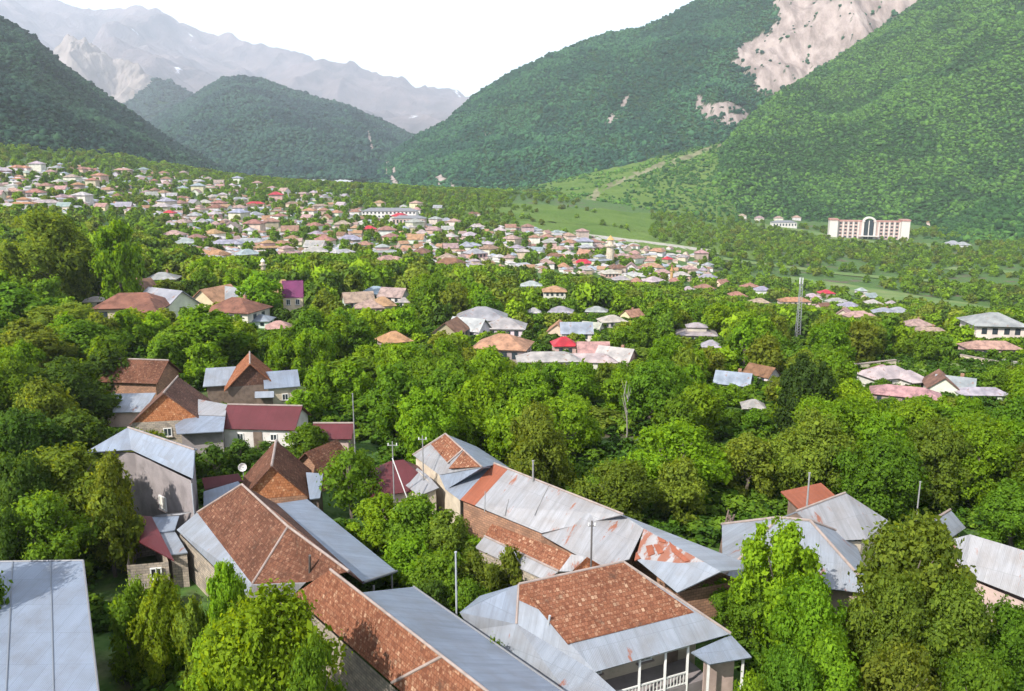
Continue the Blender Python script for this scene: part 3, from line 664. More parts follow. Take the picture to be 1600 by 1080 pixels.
def put_tree(T, label, group, seed):
    r = random.Random(seed); Y = T['Y']; pxw = math.sqrt(T['w']*T['h'])*FPX/Y; lod = 0 if pxw > 135 else 1 if pxw > 82 else 2 if pxw > 46 else 3
    nm = T['name'] or ('bush' if T['h'] < 3.2 or T['shape'] == 'bush' else 'deciduous_tree')
    e = thing(nm, label, 'bush' if nm == 'bush' else 'tree', (T['X'], T['Y'], T['z']), r.uniform(0, 6.28), group); e.scale = (T['w'], T['w'], T['h'])
    c = link('crown', crown_of(T['shape'], lod, r.randrange(3)), e); g = GREENS[T['tone']]; j = r.uniform(.85, 1.17); q = r.uniform(.9, 1.12)
    c.color = (g[0]*j*q, g[1]*j, g[2]*j, 1)
    tk = link('trunk' if nm != 'bush' else 'stem', TRUNKS[r.randrange(4)], e); return e
# ================================================================== NEAR HOUSES (measured from the photo: photo x, photo y, height)
def P3(*pts): return [at(*p) for p in pts]
def ext(p, q, k): return p+(q-p)*k
def root(name, label, cat, pts, group=None):
    c = sum((Vector(p) for p in pts), Vector())/len(pts)
    return thing(name, label, cat, (c.x, c.y, float(gz(c.x, c.y))), 0, group)
def poly_house(name, label, cat, parts, wallfoot, wmat, capsegs=(), insetd=.4, clear=None, drop=.12, group=None, wall_extra=()):
    allp = [p for _, _, polys in parts for pl in polys for p in pl]
    r = root(name, label, cat, wallfoot or allp, group)
    for nm, mat, polys in parts: slabs(nm, polys, mat, r)
    if wallfoot:
        f = inset(wallfoot, insetd); walls('wall', [(p.x, p.y, p.z-drop) for p in f], wmat, r); occupy(f)
    if capsegs: caps(capsegs, r, .15)
    for pl in (clear or [pl for _, _, polys in parts for pl in polys]): clear_of(pl, None, 0)
    return r
def side_window(parent, a, b_, k, zc, w_=1.0, h_=1.1, out=None, shutter=None):
    """window on the wall running from a to b"""
    a = Vector(a); b_ = Vector(b_); p = a.lerp(b_, k); d = b_-a; n = Vector((d.y, -d.x, 0)).normalized()
    if out is not None and n.dot(out) < 0: n = -n
    q = parent.matrix_basis.inverted() @ Vector((p.x, p.y, zc)); q += n*.012
    return window(parent, q, math.atan2(n.y, n.x)-math.pi/2, w_, h_, None, shutter)
G0 = 0.0
# --- grey sheet roof at the lower left corner
a = P3((-90, 879, 6.2), (130, 876, 6.2), (162, 1150, 5.0), (-90, 1150, 5.0))
h = poly_house('metal_roofed_house', 'big plain grey sheet-metal roof filling the lower left corner', 'house', [('roof', TIN_P, [a])], a, W_GREY, insetd=.5)
n_ = (a[1]-a[0]).cross(a[3]-a[0]).normalized(); n_ = n_ if n_.z > 0 else -n_
bars('standing_seam', [(at(20, 878, 6.2)+n_*.02, ext(at(20, 878, 6.2), on_plane(10, 1075, a[0], a[1], a[3]), 1.2)+n_*.02)], .04, TIN, h)
bars('standing_seam', [(at(79, 877, 6.2)+n_*.02, ext(at(79, 877, 6.2), on_plane(83, 1040, a[0], a[1], a[3]), 1.4)+n_*.02)], .04, TIN, h)
bars('eave_trim', [(a[1]+n_*.01, a[2]+n_*.01), (a[0]+n_*.01, a[1]+n_*.01)], .06, TIN_W, h)
# --- tall concrete house
pk, rr_, lr, ll = P3((200, 668, 8.2), (304, 703, 8.2), (301, 748, 6.8), (205, 703, 6.9)); bk = Vector((-.33, .94, 0))*5.0
lf = P3((132, 707, 6.8))[0]
h = poly_house('concrete_house', 'tall bare concrete house with blue grey metal roof and one pale window', 'house',
    [('roof', TIN_B, [[pk, rr_, lr, ll], [pk, ll, lf], [pk, rr_, rr_+bk-Vector((0, 0, 1.6)), pk+bk-Vector((0, 0, 1.6))], [pk, lf, pk+bk-Vector((0, 0, 1.6))]])],
    [ll, lr, rr_+bk-Vector((0, 0, 1.7)), lf+Vector((.5, 1.5, -.1))], W_GREY, [(pk, rr_)], insetd=.35, drop=.25)
f = inset([ll, lr, rr_+bk, lf+Vector((.5, 1.5, 0))], .35); side_window(h, f[0], f[1], .47, 3.3, 1.15, 1.2, Vector((0, -1, 0)), wall_mat('pale_shutter', (.62, .58, .52), .1))
bars('downpipe', [(f[1]+Vector((.05, -.05, 6.3-f[1].z)), f[1]+Vector((.05, -.05, .1-f[1].z)))], .06, STEEL, h)
# --- maroon shed and small tin roofs between the concrete house and the long brown house
a = P3((214, 805, 3.7), (237, 807, 3.7), (272, 876, 2.9), (217, 846, 3.3))
h = poly_house('maroon_shed', 'small shed with a dark maroon sloping roof below the concrete house', 'shed', [('roof', MAROON, [a])], P3((197, 884, 2.5), (264, 878, 2.5), (240, 815, 3.0), (208, 820, 3.0)), W_STONE, insetd=.1, drop=.02)
side_window(h, at(197, 884, 2.5), at(264, 878, 2.5), .68, 1.7, .8, .9, Vector((0, -1, 0)), DARK)
a = P3((236, 808, 3.6), (280, 806, 3.6), (273, 828, 3.3), (249, 832, 3.2)); b1 = P3((249, 834, 3.1), (273, 830, 3.1), (293, 863, 2.9), (267, 867, 2.8)); c1_ = P3((250, 804, 3.8), (308, 799, 3.8), (280, 805, 3.65), (240, 807, 3.65))
poly_house('tin_shed', 'cluster of little grey tin sheets roofing a shed beside the maroon shed', 'shed', [('roof', TIN_B, [a]), ('roof', TIN, [b1]), ('roof', TIN_W, [c1_])], [b1[3], b1[2], b1[1]+Vector((.3, .6, 0)), a[0]], W_STONE, insetd=.15)
# --- long brown-tiled house with tin skirt (A)
r0, r1, r2 = P3((378, 757, 7), (450, 823, 7), (545, 893, 7))
m0, m1, m2 = P3((308, 801, 4.4), (394, 913, 4.4), (478, 910, 4.9))
e0, e1, e2 = P3((276, 828, 3.4), (384, 934, 3.4), (458, 930, 3.9))
q0, q1, t0_, t1_ = P3((432, 787, 5.2), (568, 910, 5.0), (480, 780, 4.1), (620, 893, 3.7))
A = poly_house('long_house', 'long brown-tiled house with a grey tin skirt and pale ridge lines', 'house',
    [('tile_roof', TILE_B, [[r0, r1, m1, m0], [r1, r2, m2, m1]]), ('tile_roof', TILE_D, [[r0, q0, q1, r2]]), ('tin_eave', TIN, [[m0, m1, e1, e0]]), ('tin_eave', TIN_W, [[m1, m2, e2, e1]]), ('tin_roof', TIN_B, [[q0, t0_, t1_, q1]])],
    [e0, e1, at(470, 940, 3.4), at(566, 918, 3.4), q0+Vector((.6, 1.0, -2)), r0+Vector((-.2, .3, -2.2))], W_STONE, [(r0, r1), (r1, r2), (r1, m1), (r0, m0)], insetd=.3, drop=.3)
caps([(q1, t1_)], A, .16, 'eave_trim', TIN_W)
bars('porch_post', [(at(612, 897, 3.55), at(612, 897, 3.55)+Vector((0, 0, -3.6)))], .07, POLE, A); bars('porch_post', [(at(575, 912, 4.3)+Vector((.3, .3, -.3)), at(575, 912, 4.3)+Vector((.3, .3, -4.4)))], .07, POLE, A)
bars('chimney_pipe', [(at(484, 905, 4.9), at(484, 868, 7.0))], .08, POLE_D, A)
# --- long orange-tiled house with blue tin side (B)
r0, r1 = P3((516, 890, 6.5), (691, 1026, 6.5)); r2 = ext(r0, r1, 1.9); e0 = at(458, 930, 3.9); e1 = e0+(r1-r0); e2 = e0+(r2-r0)
s0, t0_ = P3((563, 926, 6.5), (646, 917, 4.2)); t2 = t0_+(r2-s0)*1.0; bk2 = r0+Vector((1.2, 1.2, -2.2))
B_ = poly_house('long_house', 'long orange-tiled house with a plain blue-grey tin slope at the bottom edge', 'house',
    [('tile_roof', TILE_M, [[r0, r1, e1, e0], [r1, r2, e2, e1]]), ('tin_roof', TIN_B, [[s0, t0_, t2, r2]]), ('tile_roof', TILE_D, [[r0, s0, bk2]])],
    [e0, e2, t2, t0_], W_STONE, [(r0, r1), (r1, r2), (r1, e1)], insetd=.4, drop=.3)
caps([(t0_, t2)], B_, .12, 'eave_trim', TIN_W)
# --- house with veranda (C)
p1, p2, Q2, Q1, Q0, L0 = P3((811, 913, 6.6), (974, 878, 6.6), (1142, 990, 3.5), (930, 1050, 3.4), (807, 975, 4.6), (718, 957, 3.8))
bkd = Vector((-.40, .92, 0)); B1 = p1+bkd*3.6+Vector((-1, 0, -2.6)); B2 = p2+bkd*3.6+Vector((1.2, 0, -2.6))
L1, L2 = P3((735, 985, 3.0), (905, 1110, 2.6)); L3 = at(985, 1100, 3.0)
pl = lambda x, y: on_plane(x, y, p1, p2, Q1, .07)
tilep = [pl(811.5, 914), pl(974, 879), pl(1085, 957), pl(888, 1006)]
tile2 = [on_plane(x, y, p1, Q1, Q0, .07) for x, y in ((811.5, 915), (886, 1003), (852, 957), (811, 938))]
pr = P3((1080, 1019, 3.1), (1142, 992, 3.3), (1175, 1027, 2.8), (1109, 1038, 2.7))
C_ = poly_house('veranda_house', 'tin-roofed house with a mottled tile patch and white veranda rail', 'house',
    [('tin_roof', TIN, [[p1, p2, Q2, Q1], [p1, Q1, Q0]]), ('tin_roof', TIN_B, [[p1, Q0, L0], [p1, L0, B1]]), ('tile_roof', TILE_M, [tilep, tile2]), ('tin_roof', TIN, [[p1, p2, B2, B1], [p2, Q2, B2]]),
     ('lean_to_roof', TIN, [[L0, Q0, Q1, L3, L2, L1]]), ('porch_roof', TIN_B, [pr])],
    None, W_CREAM, [(p1, p2), (p1, Q0), (p2, Q2)])
u_ = (Q2-Q1).normalized(); v_ = Vector((-u_.y, u_.x, 0)); v_ = v_ if v_.y > 0 else -v_
wf = [Q1+u_*.3+v_*2.6, Q2-u_*.5+v_*2.6, Q2-u_*1.2+v_*7.5, Q1+u_*.8+v_*7.5]
walls('wall', [(p.x, p.y, 3.25) for p in wf], W_CREAM, C_); occupy(wf+[Q1, Q2, L0])
wl2 = [L0+Vector((.6, .3, 0)), Q1+v_*.8, Q1+v_*2.6+u_*.2, B1+Vector((.8, -.6, 0))]; walls('wall', [(p.x, p.y, 2.7) for p in wl2], W_GREY, C_)
side_window(C_, wf[0], wf[1], .12, 1.9, 1.2, 1.3, -v_); side_window(C_, wf[0], wf[1], .55, 1.9, 1.0, 1.3, -v_)
Lq = (Q2-Q1).length; col = [Q1+u_*Lq*k+v_*.38 for k in (.34, .53, .70)]
for c in col: c.z = 3.36
for c in col+[at(1110, 1037, 2.6)+v_*.15, at(1165, 1027, 2.7)+v_*.2]: boxes('column', [(*(C_.matrix_basis.inverted() @ Vector((c.x, c.y, (c.z-.15)/2))), .13, .13, c.z-.1)], WHITEP, C_)
ang = math.atan2(u_.y, u_.x)
def rail(a, b_, par):
    d = b_-a; Lr = d.length; g = math.atan2(d.y, d.x); inv = par.matrix_basis.inverted(); bx = []
    for z_, hh in ((1.45, .09), (.75, .07)):
        c = inv @ Vector(((a.x+b_.x)/2, (a.y+b_.y)/2, z_)); bx.append((*c, Lr-.16, .07, hh, g))
    rl = boxes('railing', bx[:1], WHITEP, par); boxes('bottom_rail', bx[1:], WHITEP, rl); n = int(Lr/.22); bb = []
    for i in range(1, n): c = inv @ Vector((*a.lerp(b_, i/n).xy, 1.1)); bb.append((*c, .05, .04, .62, g))
    boxes('baluster', bb, WHITEP, rl); return rl
rail(col[0]-u_*2.2, col[0], C_); rail(col[0], col[1], C_); rail(col[1], col[2], C_)
c = C_.matrix_basis.inverted() @ Vector((*((col[0]+col[2])/2+v_*1.1).xy, .3)); boxes('porch_floor', [(c.x, c.y, c.z, 6.5, 2.3, .7, ang)], W_GREY, C_)
c = C_.matrix_basis.inverted() @ ((col[0]+col[2])/2+Vector((0, 0, 0))); boxes('beam', [(c.x, c.y, c.z-.16, (col[2]-col[0]).length-.14, .11, .16, ang)], WHITEP, C_)
d_ = boxes('door', [(*(C_.matrix_basis.inverted() @ Vector((*(wf[0].lerp(wf[1], .78)-v_*.04).xy, 1.7))), .95, .08, 2.1, ang)], W_WOOD, C_)
slabs('side_wall', [[at(1120, 1042, 2.5)+v_*1.2, at(1168, 1034, 2.5)+v_*1.2, at(1168, 1034, 2.5)+v_*1.2-Vector((0, 0, 2.6)), at(1120, 1042, 2.5)+v_*1.2-Vector((0, 0, 2.6))]], W_PINK, C_)
bars('stove_pipe', [(at(856, 985, 4.6), at(859, 962, 5.6))], .07, STEEL, C_)
# --- long white tin house in the middle (D)
k0, k1, k2, k3 = P3((772, 724, 5.8), (974, 804, 5.8), (846, 833, 3.4), (719, 781, 3.4))
D_ = poly_house('long_house', 'long pale tin-roofed house with a rusty band across its far end', 'house',
    [('tin_roof', TIN_W, [[on_plane(794, 733, k0, k1, k3), k1, k2, on_plane(742, 790, k0, k1, k3)]]), ('rusty_roof', RUST, [[k0, on_plane(794, 733, k0, k1, k3), on_plane(742, 790, k0, k1, k3), k3]]),
     ('tin_roof', TIN, [[k0, k1, k1+Vector((1.7, 1.5, -1.7)), k0+Vector((1.7, 1.5, -1.7))]])],
    [k3, k2, k1+Vector((1.5, 1.4, -2.4)), k0+Vector((1.5, 1.4, -2.4))], W_BRICK, [(k0, k1)], insetd=.3, drop=.15)
for x0, y0, x1, y1 in ((758, 768, 757, 800), (788, 806, 795, 780), (858, 757, 835, 805)): bars('sheet_edge', [(on_plane(x0, y0, k0, k1, k3, .03), on_plane(x1, y1, k0, k1, k3, .03))], .03, POLE, D_)
# --- patched tin roofs joined to it
R0, R1, R2, R3 = P3((920, 801, 5.3), (974, 805, 5.4), (1006, 826, 5.4), (983, 874, 3.7)); R4, R5 = P3((934, 886, 3.2), (846, 836, 3.2))
S1, S2 = P3((1126, 893, 5.0), (1058, 926, 3.6)); S3 = at(1185, 887, 4.5)
E_ = poly_house('patched_tin_house', 'low house under patched tin with red rusty squares in the middle', 'house',
    [('tin_roof', TIN_W, [[R0, R1, R2, R3, R4, R5]]), ('patched_roof', TIN_R, [[R2, on_plane(1100, 878, R2, S1, S2), on_plane(1060, 880, R2, S1, S2), on_plane(993, 873, R2, S1, S2)]]), ('tin_roof', TIN, [[on_plane(1100, 878, R2, S1, S2), S1, S2, on_plane(993, 873, R2, S1, S2), on_plane(1060, 880, R2, S1, S2)]]), ('tin_roof', TIN, [[R1, S3, S1, R2]])],
    [R5, R4, S2, S3+Vector((-.5, .5, -1)), R1+Vector((1, 1, -1.6))], W_BRICK, insetd=.5, drop=.3)
slabs('rusty_sheet', [[on_plane(x, y, R0, R3, R5, .06) for x, y in ((890, 860), (905, 842), (917, 845), (901, 866))]], RUST, E_)
slabs('rusty_sheet', [[on_plane(x, y, R0, R3, R5, .05) for x, y in ((930, 880), (955, 862), (972, 868), (950, 886))]], RUST, E_)
for q in ([(1009, 853), (1019, 851), (1023, 865), (1013, 869)], [(1021, 851), (1030, 850), (1037, 863), (1028, 866)], [(1027, 838), (1040, 844), (1040, 848), (1030, 846)], [(1045, 845), (1060, 860), (1078, 876), (1070, 878), (1050, 862)], [(994, 862), (1001, 872), (991, 876)]):
    slabs('rusty_sheet', [[on_plane(x, y, R2, S1, S2, .07) for x, y in q]], RUST, E_)
# --- low row with a strip of tiles in front of the long white house
a = P3((768, 818, 4.0), (893, 866, 4.0), (873, 893, 3.1), (757, 838, 3.1)); b1 = [a[3], a[2], at(852, 907, 2.5), at(742, 856, 2.5)]; g_ = P3((935, 886, 3.2), (917, 872, 4.3), (900, 882, 3.4))
poly_house('tile_strip_shed', 'low lean-to with a strip of brown tiles above white tin, below the long pale roof', 'shed',
    [('tile_roof', TILE_M, [a]), ('tin_eave', TIN_W, [b1]), ('tin_eave', TIN_W, [P3((893, 866, 4.02), (917, 871, 3.9), (893, 893, 3.1), (873, 893, 3.1))]), ('tile_roof', TILE_O, [P3((917, 871, 4.3), (940, 885, 3.6), (922, 895, 3.2), (896, 893, 3.1))])], [b1[3], b1[2], at(893, 866, 3.2), at(768, 818, 3.2)], W_STONE, [(a[3], a[2])], insetd=.3)
# --- tile and tin hip house above it (F)
f0, f1 = P3((696, 678, 6.2), (753, 730, 6.2)); fl, fe = P3((645, 711, 3.8), (686, 742, 3.8)); fr0, fr1 = P3((745, 698, 4.2), (795, 730, 4.2)); pF = lambda x, y, o_=.06: on_plane(x, y, f0, f1, fl, o_)
F_ = poly_house('tile_and_tin_house', 'small house half tiles and half white tin near two thin poles', 'house',
    [('tin_roof', TIN_W, [[f0, f1, fe, fl]]), ('tile_roof', TILE_M, [[pF(696, 679), pF(723, 702), pF(699, 723), pF(673, 694)], [pF(725, 703), pF(752, 729), pF(701, 732)]]), ('tin_roof', TIN_B, [[f0, f1, fr1, fr0]]),
     ('tin_roof', TIN_B, [[fe, f1, at(772, 726, 5.7), at(719, 782, 3.3), at(696, 765, 3.2)]])], [fl, fe, at(719, 782, 3.3), fr1, fr0], W_CREAM, [(f0, f1), (f0, fl), (pF(724, 702), pF(699, 724))], insetd=.4, drop=.25)
# --- small maroon-roofed hut and white tin shed by the poles
h = house_rect('maroon_hut', 'small hut with a maroon pyramid roof between the thin poles', 'hut', *at(620, 735, 3.6).xy, math.radians(20), 4.8, 5.0, 2.9, 4.6, MAROON, W_PINK, 'hip', cap=False)
a = P3((632, 757, 3.0), (652, 731, 3.9), (668, 742, 3.5), (686, 762, 3.0), (655, 775, 2.5))
poly_house('white_tin_shed', 'little white tin shed in front of the maroon hut', 'shed', [('roof', TIN_W, [a])], [a[0], a[4], a[3], a[1]], W_CREAM, insetd=.3)
# --- gabled houses on the left
house_rect('gabled_house', 'steep gable hung with bright orange tiles just above the long brown house', 'house', -21.0, 67.4, math.radians(103), 5.5, 6.2, 3.1, 6.0, TILE_B, W_BRICK, 'gable', TILE_G, .3, wins=(), cap=True)
h = poly_house('tin_annex', 'small grey tin roof tucked between the concrete house and orange gable', 'shed', [('roof', TIN_B, [P3((318, 768, 3.6), (372, 752, 3.9), (378, 760, 3.6), (318, 795, 3.0))]), ('roof', MAROON, [P3((315, 747, 4.2), (372, 740, 4.2), (380, 752, 3.6), (320, 765, 3.4))])], P3((318, 792, 3.0), (372, 765, 3.2), (372, 745, 3.6), (318, 752, 3.5)), W_BRICK, insetd=.2)
poly_house('tin_annex', 'narrow grey tin slope right of the orange gable', 'shed', [('roof', TIN_B, [P3((478, 738, 3.8), (505, 740, 3.8), (500, 778, 2.9), (484, 780, 2.9))])], P3((480, 740, 3.5), (503, 742, 3.5), (498, 775, 2.7), (486, 776, 2.7)), W_WOOD, insetd=.1)
house_rect('gabled_house', 'gabled house with a mottled orange front, left of the wide red shed', 'house', -39.0, 89.0, math.radians(101), 7.2, 7.0, 3.0, 6.2, TILE_D, W_STONE, 'gable', TILE_G, .28, wins=(('w', 0, 1.6, .9, 1.0),))
h = poly_house('tin_house', 'pale tin roof in two slopes joining the orange-fronted house to the red shed', 'house', [('roof', TIN_W, [P3((306, 623, 4.3), (355, 632, 4.3), (352, 650, 3.7), (296, 648, 3.6))]), ('roof', TIN_B, [P3((296, 649, 3.55), (352, 651, 3.65), (349, 674, 3.0), (276, 678, 2.9), (273, 664, 3.1))])], P3((280, 675, 2.8), (349, 672, 2.9), (355, 634, 3.8), (306, 626, 3.8)), W_GREY, insetd=.3)
h = house_rect('red_shed', 'wide shed with a dark red sheet roof and whitewashed wall', 'shed', *at(414, 634, 4.4).xy, math.radians(-4), 5.2, 8.0, 2.7, 4.4, MAROON, W_WHITE, 'gable', None, .35, wins=(('s', -2, 1.5, .8, .8), ('s', 1.8, 1.5, .8, .8)), door=('s', 0))
house_rect('gabled_house', 'brown gabled house with dark tiled front and a small timber balcony', 'house', -35.0, 104.6, math.radians(108), 5.8, 6.5, 3.1, 6.0, TILE_O, W_WOOD, 'gable', TILE_D, .5)
h = house_rect('cream_annex', 'cream-walled annex with a grey tin roof beside the brown gabled house', 'house', *at(440, 600, 3.0).xy, math.radians(18), 4.0, 3.6, 3.2, 4.1, TIN_B, W_CREAM, 'mono', wins=(('s', .3, 1.7, .8, .9),))
poly_house('timber_balcony', 'weathered timber balcony shelter under the dark gable', 'shed', [('roof', TIN, [P3((398, 612, 2.9), (428, 611, 2.9), (428, 621, 2.3), (398, 622, 2.3))])], P3((399, 613, 2.6), (427, 612, 2.6), (427, 620, 2.1), (399, 621, 2.1)), W_WOOD, insetd=.1)
house_rect('tin_house', 'small grey tin roof left of the brown gabled house', 'shed', *at(350, 592, 3.2).xy, math.radians(15), 4, 4, 2.8, 3.9, TIN, W_WOOD, 'mono')
house_rect('brown_house', 'low brown-tiled house half hidden by dark trees at the left', 'house', *at(220, 582, 3.8).xy, math.radians(-8), 5.6, 7.6, 2.9, 5.0, TILE_B, W_BRICK, 'gable')
house_rect('stone_shed', 'low pinkish stone shed left of the orange-fronted house', 'shed', *at(196, 640, 2.2).xy, math.radians(5), 3.5, 5, 2.1, 3.0, TIN, W_PINK, 'mono')
house_rect('red_wall_shed', 'little red-roofed shed with a pink wall beside a thin pole', 'shed', *at(522, 668, 3.0).xy, math.radians(0), 3, 3.6, 2.6, 3.5, MAROON, W_PINK, 'gable')
house_rect('brown_shed', 'brown tile slope showing behind the dark bushy tree', 'shed', *at(503, 705, 3.3).xy, math.radians(60), 3.2, 3.6, 2.4, 3.9, TILE_B, W_BRICK, 'gable', cap=False)
# --- houses at the right
house_rect('hip_roof_house', 'grey hip-roofed house peeping between the two big bright trees', 'house', 20.4, 54.2, math.radians(-14), 7.6, 8.6, 3.4, 5.9, TIN, W_PINK, 'hip', over=.6)
a = P3((1244, 799, 5.4), (1321, 770, 6.0), (1389, 814, 3.7), (1354, 843, 3.4), (1290, 845, 3.6))
poly_house('tin_house', 'broad pale tin slope behind the hip-roofed house at the right', 'house', [('roof', TIN_W, [a]), ('roof', TIN, [[a[1], a[0], a[0]+Vector((-.5, 2.6, -1.8)), a[1]+Vector((-.5, 2.6, -1.8))]])], [a[4], a[3], a[2], a[1]+Vector((0, 2, -2.4)), a[0]+Vector((0, 2, -2))], W_CREAM, [(a[0], a[1])], insetd=.4, drop=.3)
house_rect('rusty_roof_shed', 'shed with a rust-orange roof behind the broad pale tin slope', 'shed', *at(1284, 772, 4.4).xy, math.radians(25), 3.6, 3.6, 3.2, 4.4, RUST, W_WOOD, 'mono')
a = P3((1478, 845, 5.2), (1516, 835, 5.6), (1640, 872, 5.6), (1640, 950, 3.3), (1509, 899, 3.5))
h = poly_house('tin_house', 'wide white sheet roof over a pinkish wall at the right edge', 'house', [('roof', TIN_W, [a])], [a[0]-Vector((0, 0, .7)), a[4], a[3], a[2]-Vector((0, 0, 1.2)), a[1]-Vector((0, 0, 1.0))], W_PINK, insetd=.5, drop=.35)
house_rect('garden_shed', 'tiny white-edged gabled shed half buried in the right-hand trees', 'shed', *at(1474, 800, 2.0).xy, math.radians(40), 1.9, 2.0, 1.4, 2.2, TIN, W_GREY, 'gable')
# --- heap of timber by the house at the right, satellite dish, poles
tb = thing('timber_stack', 'upright bundle of old timber leaning by the patched tin roof end', 'timber', at(1133, 868, 0), 0)
bars('plank', [((random.uniform(-.5, .5), random.uniform(-.4, .4), 0), (random.uniform(-.6, .6), random.uniform(-.4, .4), random.uniform(2.6, 4.0))) for _ in range(16)], .07, W_WOOD, tb, local=True)
tb.children[0]['kind'] = 'stuff'
def pole(name, label, x, y0, zt, mat=POLE, r=.07, arm=0, z0=None, Y=None, parts=()):
    p = at(x, y0, zt) if Y is None else atY(x, y0, Y); g = float(gz(p.x, p.y)) if z0 is None else z0
    t_ = thing(name, label, 'pole', (p.x, p.y, g)); hgt = p.z-g
    bars('shaft', [((0, 0, -.3), (0, 0, hgt))], (r, r*.7), mat, t_, local=True)
    if arm: bars('crossarm', [((-arm/2, 0, hgt-.35), (arm/2, 0, hgt-.35))], .04, mat, t_, local=True); [bars('insulator', [((s*arm*.4, 0, hgt-.35), (s*arm*.4, 0, hgt-.15))], .05, WHITEP, t_, local=True) for s in (-1, 1)]
    else: bars('cap', [((0, 0, hgt), (0, 0, hgt+.08))], r*1.1, mat, t_, local=True)
    return t_
q = pole('utility_pole', 'thin grey pole with a slanting brace left of the white tin shed', 613, 690, 7.6, arm=.9); p_ = at(613, 716, 6.5); s_ = at(634, 760, 2.7)
bars('brace', [(Vector((p_.x, p_.y, 6.5)), Vector((p_.x+1.3, p_.y-.4, 2.8)))], .05, WHITEP, q)
pole('utility_pole', 'thin grey pole right of the white tin shed by the half-tiled house', 660, 681, 7.4, arm=.8)
pole('utility_pole', 'pale bare pole standing among garden trees left of the veranda house', 712, 864, 7.4, STEEL, .08)
pole('utility_pole', 'dark pole with a lamp arm rising behind the mottled tile roof', 925, 814, 8.2, POLE_D, .08, arm=.5)
pole('utility_pole', 'short grey pole beyond the ridge of the long pale tin house', 833, 721, 7.4, POLE, .1)
pole('utility_pole', 'grey pole beside the rust-orange roof', 1265, 740, 7.6, POLE, .09)
pole('utility_pole', 'slender pole among trees above the wide white roof', 1438, 754, 7.6, POLE, .07)
pole('utility_pole', 'slender pale pole by the red-roofed pink shed', 551, 616, 7.6, POLE, .08)
pole('utility_pole', 'crooked weathered post at the bottom edge near the big bright tree', 1268, 1036, 4.6, W_WOOD, .1)
pole('fence_post', 'left thin steel post standing before the pinkish wall', 1545, 893, 3.6, POLE_D, .05); pole('fence_post', 'right thin steel post standing before the pinkish wall', 1567, 893, 3.4, POLE_D, .05)
ds = thing('satellite_dish', 'white satellite dish beside the orange tile-hung gable', 'dish', at(380, 745, 2.9))
V0, F0 = ico(2); V0 = V0*np.array([.40, .40, .12]); k = F0[(V0[F0][:, :, 2].mean(1) < 0)]
dm = link('reflector', mesh_np('reflector', V0*np.array([1, 1, 1.2]), k, WHITEP, True), ds); dm.rotation_euler = (math.radians(70), 0, .5); dm.location = (0, 0, .9); sm = dm.modifiers.new('thick', 'SOLIDIFY'); sm.thickness = .03
bars('mast', [((0, .1, -3.4), (0, .1, .9))], .04, STEEL, ds, local=True); bars('feed_arm', [((0, -.1, .75), (-.2, -.5, .95))], .02, STEEL, ds, local=True)
# --- lattice mast
MAST = wall_mat('mast_steel', (.27, .275, .285), .2, 2.)
b0 = atY(1244, 548, 205); b0.z = float(gz(b0.x, b0.y)); top = atY(1246, 433, 205).z; mt = thing('lattice_mast', 'tall slim lattice mast rising over the trees at the right', 'mast', b0); hh = top-b0.z
sg = []; wd = lambda z: .80-.42*z/hh
for i in range(3): a0 = i*2.094; sg.append(((wd(0)*math.cos(a0), wd(0)*math.sin(a0), 0), (wd(hh)*math.cos(a0), wd(hh)*math.sin(a0), hh)))
for s_ in sg: bars('leg', [s_], .07, MAST, mt, 5, True)
br = []
nseg = 22
for k in range(nseg):
    z0, z1 = hh*k/nseg, hh*(k+1)/nseg
    for i in range(3): a0 = i*2.094; a1 = a0+2.094; br.append(((wd(z0)*math.cos(a0), wd(z0)*math.sin(a0), z0), (wd(z1)*math.cos(a1), wd(z1)*math.sin(a1), z1)))
bars('bracing', br, .035, MAST, mt, 4, True); boxes('antenna', [(.35, 0, hh-1, .15, .3, 1.6), (-.3, .25, hh-1, .15, .3, 1.6)], WHITEP, mt)
CLEAR.append((1234, 433, 1256, 575, 204)); FOOT.append((b0.x, b0.y, 3))
# ================================================================== THE VILLAGE
ROOFC = {'grey': (.29, .29, .31), 'pale': (.37, .345, .335), 'terracotta': (.235, .135, .10), 'pink': (.29, .20, .18), 'brown': (.16, .085, .06), 'orange': (.30, .175, .105), 'red': (.42, .03, .05), 'blue-grey': (.26, .29, .33)}
WALLC = {'white': (.60, .57, .53), 'cream': (.54, .46, .36), 'pinkish': (.48, .34, .30), 'stone': (.32, .27, .22)}
TINS = ('grey', 'pale', 'blue-grey', 'red')
def kit_mesh(name, polys, mat, thick=0):
    bm = bmesh.new()
    for P in polys:
        P = [Vector(p) for p in P]
        if thick:
            n = (P[1]-P[0]).cross(P[2]-P[0]).normalized()
            if n.z < 0: P.reverse(); n = -n
            a = [bm.verts.new(p) for p in P]; b_ = [bm.verts.new(p-n*thick) for p in P]; bm.faces.new(a); bm.faces.new(b_[::-1])
            for i in range(len(P)): j = (i+1) % len(P); bm.faces.new((a[i], b_[i], b_[j], a[j]))
        else: bm.faces.new([bm.verts.new(p) for p in P])
    bm.normal_update()
    if not thick: bmesh.ops.remove_doubles(bm, verts=bm.verts, dist=1e-4); bmesh.ops.recalc_face_normals(bm, faces=bm.faces)
    me = bpy.data.meshes.new(name); bm.to_mesh(me); bm.free(); me.materials.append(mat); return me
def ring(x0, x1, y0, y1, zt, zb=-4):
    c = [(x0, y0), (x1, y0), (x1, y1), (x0, y1)]; q = [[(*c[i], zt), (*c[(i+1) % 4], zt), (*c[(i+1) % 4], zb), (*c[i], zb)] for i in range(4)]
    return q+[[(*p, zt) for p in c]]
